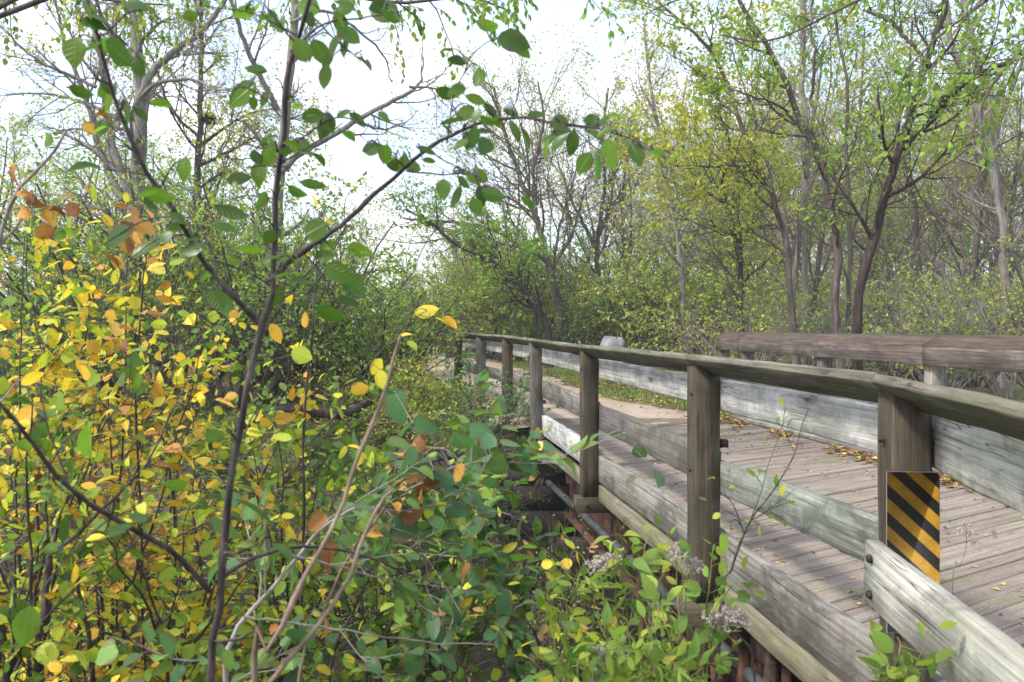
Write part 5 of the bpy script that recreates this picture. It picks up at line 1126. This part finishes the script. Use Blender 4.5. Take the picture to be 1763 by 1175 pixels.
shrub('vine', 'grey shoot with curled rust-brown leaves at the left edge, below the bright sky', 'vine', st, M['lf_orange'], M['stem_pale'], 505, .04, WAVY, per_m=8, side_n=4, side_len=.16, hero=[(25, 300, 34, 100), (62, 345, 40, 60), (88, 375, 44, 100), (40, 365, 34, 200), (125, 362, 28, 80), (75, 400, 34, 120)], wob=.9, upb=.4, t0=.35)

# the yellow-leaved shrubs of the left foreground, one object per plant
def fan(px, py, d, n, h_px, spread_px, seed, leafm, label, size=.05, r0=.0046, per_m=25, side=9, slen=.33, tpl=OVAL, sub=2, lean=0, upb=1.1, bark=None, name='shrub', cat='shrub', droop=.25, t0=.12):
    r = np.random.default_rng(seed); st = []
    for q in range(n):
        u = (q + .5) / n * 2 - 1 + r.normal(0, .12); hh = h_px * r.uniform(.72, 1.08) * (1 - .22 * abs(u)); x1 = px + u * spread_px + lean; dd = d + r.uniform(-.25, .45)
        pts = [(px + u * spread_px * .08, py, d)]
        for k_ in range(1, 7):
            t = k_ / 6; pts.append((px + u * spread_px * (t ** 1.2) + lean * t + r.normal(0, 6), py - hh * (1 - (1 - t) ** 1.15), d + (dd - d) * t))
        st.append((pts, (r0, .0013), 2 if q else 1))
    return shrub(name, label, cat, st, leafm, bark or M['stem_dark'], seed, size, tpl, per_m=per_m, side_n=side, side_len=slen, sub=sub, leaf_on_main=.4, upb=upb, droop=droop, t0=t0, var=.5, wob=.65)
LYE, LMX = M['lf_yellow'], M['lf_mixed']
fan(20, 1180, 2.3, 5, 800, 210, 601, LYE, 'yellow-leaved shrub filling the lower left edge', .043)
fan(190, 1180, 2.6, 6, 830, 200, 602, LYE, 'tall yellow and orange leaved shrub left of the thick sapling stem', .043)
fan(60, 1180, 1.95, 4, 560, 160, 603, LMX, 'green and yellow shrub with blackish stems in the bottom left corner', .036)
fan(330, 1180, 2.9, 6, 640, 190, 604, LYE, 'yellow-leaved shrub directly behind the thick sapling stem', .043)
fan(500, 1180, 2.9, 5, 520, 170, 605, LMX, 'shrub of yellow and lime leaves between the sapling stem and the bare shoots', .040)
fan(300, 1180, 2.2, 4, 330, 190, 606, LMX, 'low green-yellow shrub at the bottom of the view left of centre', .038)
fan(640, 1185, 2.6, 5, 330, 190, 607, M['lf_lime'], 'lime green shrub low over the creek at bottom centre', .040)
fan(760, 1190, 2.4, 4, 260, 150, 608, M['lf_mixed'], 'low mixed green shrub against the dark water at bottom centre', .040)
fan(60, 1180, 3.6, 5, 820, 260, 609, LMX, 'taller shrub with small yellow-green leaves further back on the left', .042)
fan(470, 1180, 4.2, 5, 560, 200, 610, LMX, 'farther yellow-green shrub on the creek bank behind the bare shoots', .045, r0=.007)
# slim upright yellow-leaved whip
st = [([(515, 1180, 2.6), (520, 1000, 2.6), (524, 850, 2.6), (530, 700, 2.6), (537, 600, 2.6), (545, 480, 2.6), (552, 380, 2.62)], (.0055, .0018), 1), ([(524, 770, 2.6), (575, 720, 2.6), (610, 660, 2.6), (650, 610, 2.6), (700, 560, 2.6), (735, 535, 2.6)], (.0028, .0012), 1), ([(528, 720, 2.6), (490, 735, 2.6), (440, 770, 2.6), (400, 800, 2.6)], (.002, .001), 1)]
hero3 = [(735, 536, 46, 350), (648, 632, 34, 120), (658, 655, 36, 80), (430, 680, 30, 60), (515, 775, 34, 100), (350, 515, 32, 340), (475, 575, 40, 60), (520, 612, 40, 20), (620, 670, 34, 340), (585, 710, 28, 60), (490, 720, 40, 350), (475, 750, 30, 80), (612, 770, 28, 10), (590, 780, 30, 120), (640, 690, 30, 20)]
shrub('shrub', 'slim upright whip with small golden leaves just right of the thick sapling stem', 'shrub', st, M['lf_yellow'], M['stem_dark'], 611, .05, OVAL, per_m=7, side_n=3, side_len=.14, hero=hero3, leaf_on_main=.3, t0=.45)
# blackish crooked stems low at left
st = [([(5, 1178, 1.9), (60, 1090, 1.9), (75, 1000, 1.92), (85, 950, 1.95), (100, 890, 2.0)], (.010, .005), 1), ([(85, 955, 1.95), (130, 925, 1.97), (170, 885, 2.0), (205, 850, 2.05), (260, 780, 2.1), (320, 660, 2.2)], (.005, .002), 1), ([(160, 1178, 2.1), (148, 1090, 2.1), (130, 1010, 2.12), (122, 950, 2.15), (122, 880, 2.2)], (.0065, .003), 1)]
shrub('shrub', 'crooked blackish stem forking low in the bottom left corner', 'shrub', st, LYE, M['stem_dark'], 612, .05, OVAL, per_m=9, side_n=5, side_len=.2, leaf_on_main=.3, t0=.3)

# bottom right: light green leafy weeds in front of the bridge, some with seed heads
def fluff_head(root, c, rad, seed, n=70):
    r = np.random.default_rng(seed); mb_ = MB(); b0 = np.array(c) + [0, 0, -rad * 1.1]; th = norm(r.normal(0, 1, (n, 3)) + [0, 0, .9]); tips = b0 + th * rad * r.uniform(.8, 1.3, (n, 1)) * [1.3, 1.3, 1]
    tubes(mb_, np.stack([np.repeat(b0[None], n, 0), tips], 1), np.full((n, 2), .0005), 3)
    m_ = 7; tt = np.repeat(tips, m_, 0); dd = norm(r.normal(0, 1, (n * m_, 3))); tubes(mb_, np.stack([tt, tt + dd * .0065], 1), np.tile(np.array([.0014, .0004]), (n * m_, 1)), 3)
    return mb_.obj('seed_head', M['fluff'], root)
def weed(label, px, d, py_top, n, spread, seed, leafm=None, size=.055, tpl=LANCE, heads=0, per_m=26, bottom=1180):
    r = np.random.default_rng(seed); st = []
    for q in range(n):
        u = (q + .5) / n * 2 - 1; x1 = px + u * spread; yt = py_top + r.uniform(0, 90) + abs(u) * 60
        st.append(([(px + u * spread * .4, bottom, d), (px + u * spread * .55, bottom - (bottom - yt) * .4, d + r.normal(0, .04)), (px + u * spread * .8 + r.normal(0, 6), bottom - (bottom - yt) * .75, d + r.normal(0, .05)), (x1 + r.normal(0, 10), yt, d + r.normal(0, .07))], (.0030, .0010), 1 if q == 0 else 2))
    root = shrub('weed', label, 'weed', st, leafm or M['lf_lime'], M['stem_green'], seed, size, tpl, per_m=per_m, side_n=7, side_len=.15, leaf_on_main=1.3, sub=0, upb=.8, droop=.2, t0=.4)
    for q in range(heads):
        pl = st[q % n][0][-1]; fluff_head(root, P(pl[0], pl[1] + 3, pl[2]), .018, seed + q)
    return root
st = [([(560, 1185, 2.6), (610, 1050, 2.6), (670, 930, 2.65), (740, 850, 2.7), (820, 810, 2.8), (890, 800, 2.85)], (.005, .0012), 1), ([(640, 985, 2.62), (720, 940, 2.7), (800, 915, 2.75), (870, 925, 2.8)], (.0026, .001), 1), ([(600, 1075, 2.6), (700, 1030, 2.65), (800, 1010, 2.7), (890, 1035, 2.75)], (.0026, .001), 1), ([(585, 1120, 2.6), (690, 1100, 2.65), (800, 1085, 2.7), (900, 1110, 2.75)], (.0026, .001), 1)]
shrub('shrub', 'second dogwood with dark green leaves spreading over the gully behind the arching branch', 'shrub', st, M['lf_bluegreen'], M['stem_dark'], 507, .056, HEART, per_m=30, side_n=11, side_len=.34, sub=2)
st = [([(700, 1185, 3.4), (730, 1040, 3.4), (760, 930, 3.4), (800, 850, 3.45), (850, 800, 3.5)], (.006, .0014), 1), ([(735, 1020, 3.4), (670, 930, 3.4), (640, 850, 3.45), (620, 790, 3.5)], (.003, .0012), 1), ([(740, 1010, 3.4), (820, 960, 3.4), (880, 940, 3.45)], (.003, .0012), 1)]
shrub('shrub', 'shadowed green bush low in the gully between the log and the pipe', 'shrub', st, M['lf_dark'], M['stem_dark'], 508, .065, OVAL, per_m=30, side_n=10, side_len=.4, sub=2)
weed('leafy weed with broad light green leaves and buff seed heads under the second post', 1190, 2.05, 905, 5, 75, 701, tpl=OVAL, size=.046, heads=3)
weed('lime green weed in front of the rusted girder', 1085, 2.15, 900, 5, 80, 702, tpl=LANCE, size=.052, heads=2)
weed('yellowing weed between the dark gully and the girder', 985, 2.3, 920, 4, 70, 703, leafm=M['lf_mixed'], size=.044, tpl=OVAL)
weed('tuft of green lance-leaved weed at the bottom edge right of centre', 1120, 1.8, 1030, 5, 110, 704, tpl=LANCE, size=.05, heads=1)
weed('shadowy green weed at the bottom edge under the marker post', 1545, 1.95, 1085, 3, 50, 705, leafm=M['lf_bush'], tpl=OVAL, size=.055)
weed('bright green weed low beneath the railing, left of the long lower board', 1010, 1.9, 1060, 4, 90, 706, tpl=OVAL, size=.042)
# big buff flower head and bare thorny twig by the second post
st = [([(1300, 1178, 2.0), (1285, 1110, 2.0), (1262, 1085, 2.0), (1250, 1062, 2.0)], (.003, .0016), 1)]
fh = shrub('seed_stalk', 'dry stalk with a broad buff fluffy seed head below the second post', 'weed', st, M['lf_lime'], M['stem_dark'], 710, .05, LANCE, per_m=4, leaf_on_main=.3)
for q, (a, b, rr_) in enumerate([(1225, 1052, .016), (1243, 1046, .020), (1262, 1050, .018), (1276, 1062, .015), (1252, 1060, .018), (1235, 1062, .014)]): fluff_head(fh, P(a, b, 2.0), rr_, 715 + q, 60)
st = [([(1248, 1040, 2.3), (1262, 985, 2.3), (1278, 930, 2.32), (1295, 895, 2.35), (1330, 850, 2.4), (1362, 800, 2.45), (1378, 750, 2.5), (1392, 705, 2.5)], (.0040, .0010), 1), ([(1282, 920, 2.32), (1262, 870, 2.3), (1240, 850, 2.3), (1225, 830, 2.3)], (.0016, .0008), 1), ([(1295, 895, 2.35), (1320, 880, 2.4), (1345, 868, 2.42)], (.0014, .0008), 1), ([(1290, 900, 2.3), (1310, 850, 2.32), (1325, 800, 2.35), (1352, 725, 2.4)], (.0014, .0007), 1)]
shrub('twig', 'bare dark twiggy shoot rising in front of the planks beside the second post', 'shoot', st, M['lf_lime'], M['stem_dark'], 720, .032, OVAL, per_m=2, side_n=5, side_len=.12, leaf_on_main=.5, hero=[(1337, 830, 24, 80), (1309, 915, 26, 90), (1258, 910, 22, 80), (1240, 950, 22, 60), (1228, 945, 18, 100)])
st = [([(1640, 1015, 2.6), (1650, 975, 2.6), (1660, 945, 2.6), (1664, 915, 2.6)], (.0016, .0009), 1)]
w_ = shrub('dry_weed', 'thin dry weed with a brown seed head right of the marker plate', 'weed', st, M['lf_orange'], M['stem_tan'], 722, .04, LANCE, per_m=6, leaf_on_main=.6)
for q, (a, b) in enumerate([(1655, 910), (1672, 915), (1680, 930), (1662, 900)]): fluff_head(w_, P(a, b, 2.6), .010, 730 + q, 14)
# edge of the weathered plank the camera looks over
beam('near_plank', tuple(P(330, 1238, .95)), tuple(P(566, 1236, .95)), .12, .035, M['cap'], None, seed=900, ch=.012)
tag(bpy.data.objects['near_plank'], 'blurred end of a weathered plank at the very bottom edge, left of centre', 'plank')
st_ = None

fan(130, 1180, 3.1, 6, 800, 170, 620, LYE, 'yellow and orange shrub with fine twigs between the left edge and the forked grey tree', .036, side=8)
r = np.random.default_rng(640)
for q, (x0, y0, x1, y1, d_, lb) in enumerate([(150, 1178, 120, 860, 2.5, 'thin dark dead stem rising through the yellow leaves near the left edge'), (250, 1178, 330, 600, 2.8, 'thin dark dead stem leaning right behind the thick sapling stem'), (40, 900, 260, 640, 2.4, 'thin bare twig crossing the yellow leaves at lower left'), (640, 1178, 560, 830, 2.7, 'thin dark dead stem leaning left at bottom centre'), (900, 1178, 845, 900, 2.6, 'bare dark stem standing over the gully'), (940, 1178, 985, 880, 2.4, 'bare dark stem beside the rusted girder')]):
    n_ = 6; pts = [(x0 + (x1 - x0) * k / n_ + r.normal(0, 7), y0 + (y1 - y0) * k / n_, d_ + k * .03) for k in range(n_ + 1)]
    shrub('dead_stem', lb, 'dead stem', [(pts, (.0038, .0012), 1)], M['lf_litter'], M['stem_dark'], 641 + q, .035, OVAL, per_m=3, side_n=8, side_len=.3, sub=2, leaf_on_main=.2)

st = [([(232, 700, 2.2), (240, 560, 2.18), (250, 450, 2.15), (262, 380, 2.12)], (.003, .0012), 1)]
shrub('shrub', 'upright twig tip with bright orange leaves before the green bush at upper left', 'shrub', st, M['lf_orange'], M['stem_dark'], 650, .044, OVAL, per_m=16, side_n=9, side_len=.14, hero=[(232, 372, 34, 80), (250, 392, 44, 30), (215, 395, 36, 150), (270, 385, 34, 340), (240, 415, 40, 60), (262, 425, 36, 20), (222, 430, 34, 170), (285, 515, 36, 10), (300, 520, 30, 40), (270, 540, 34, 20)], t0=.5)
# ------------------------------------------------------------------ thin scattering volume, added to pale and veil the far wood
hz = MB(); a, b, c, d, z0, z1 = -300., 300., -75., 440., -6., 32.
V = [(x, y, z) for z in (z0, z1) for y in (c, d) for x in (a, b)]
hz.add(V, Q=[(0, 2, 3, 1), (4, 5, 7, 6), (0, 1, 5, 4), (2, 6, 7, 3), (0, 4, 6, 2), (1, 3, 7, 5)])
hm, t = newmat('added_haze'); pv = t.nodes.new('ShaderNodeVolumePrincipled'); pv.inputs['Color'].default_value = (.93, .95, 1, 1); pv.inputs['Density'].default_value = .0014; pv.inputs['Anisotropy'].default_value = .2
o_ = t.nodes.new('ShaderNodeOutputMaterial'); t.links.new(pv.outputs[0], o_.inputs['Volume'])
tag(hz.obj('added_haze', hm), kind='stuff')
S.cycles.volume_bounces = 0
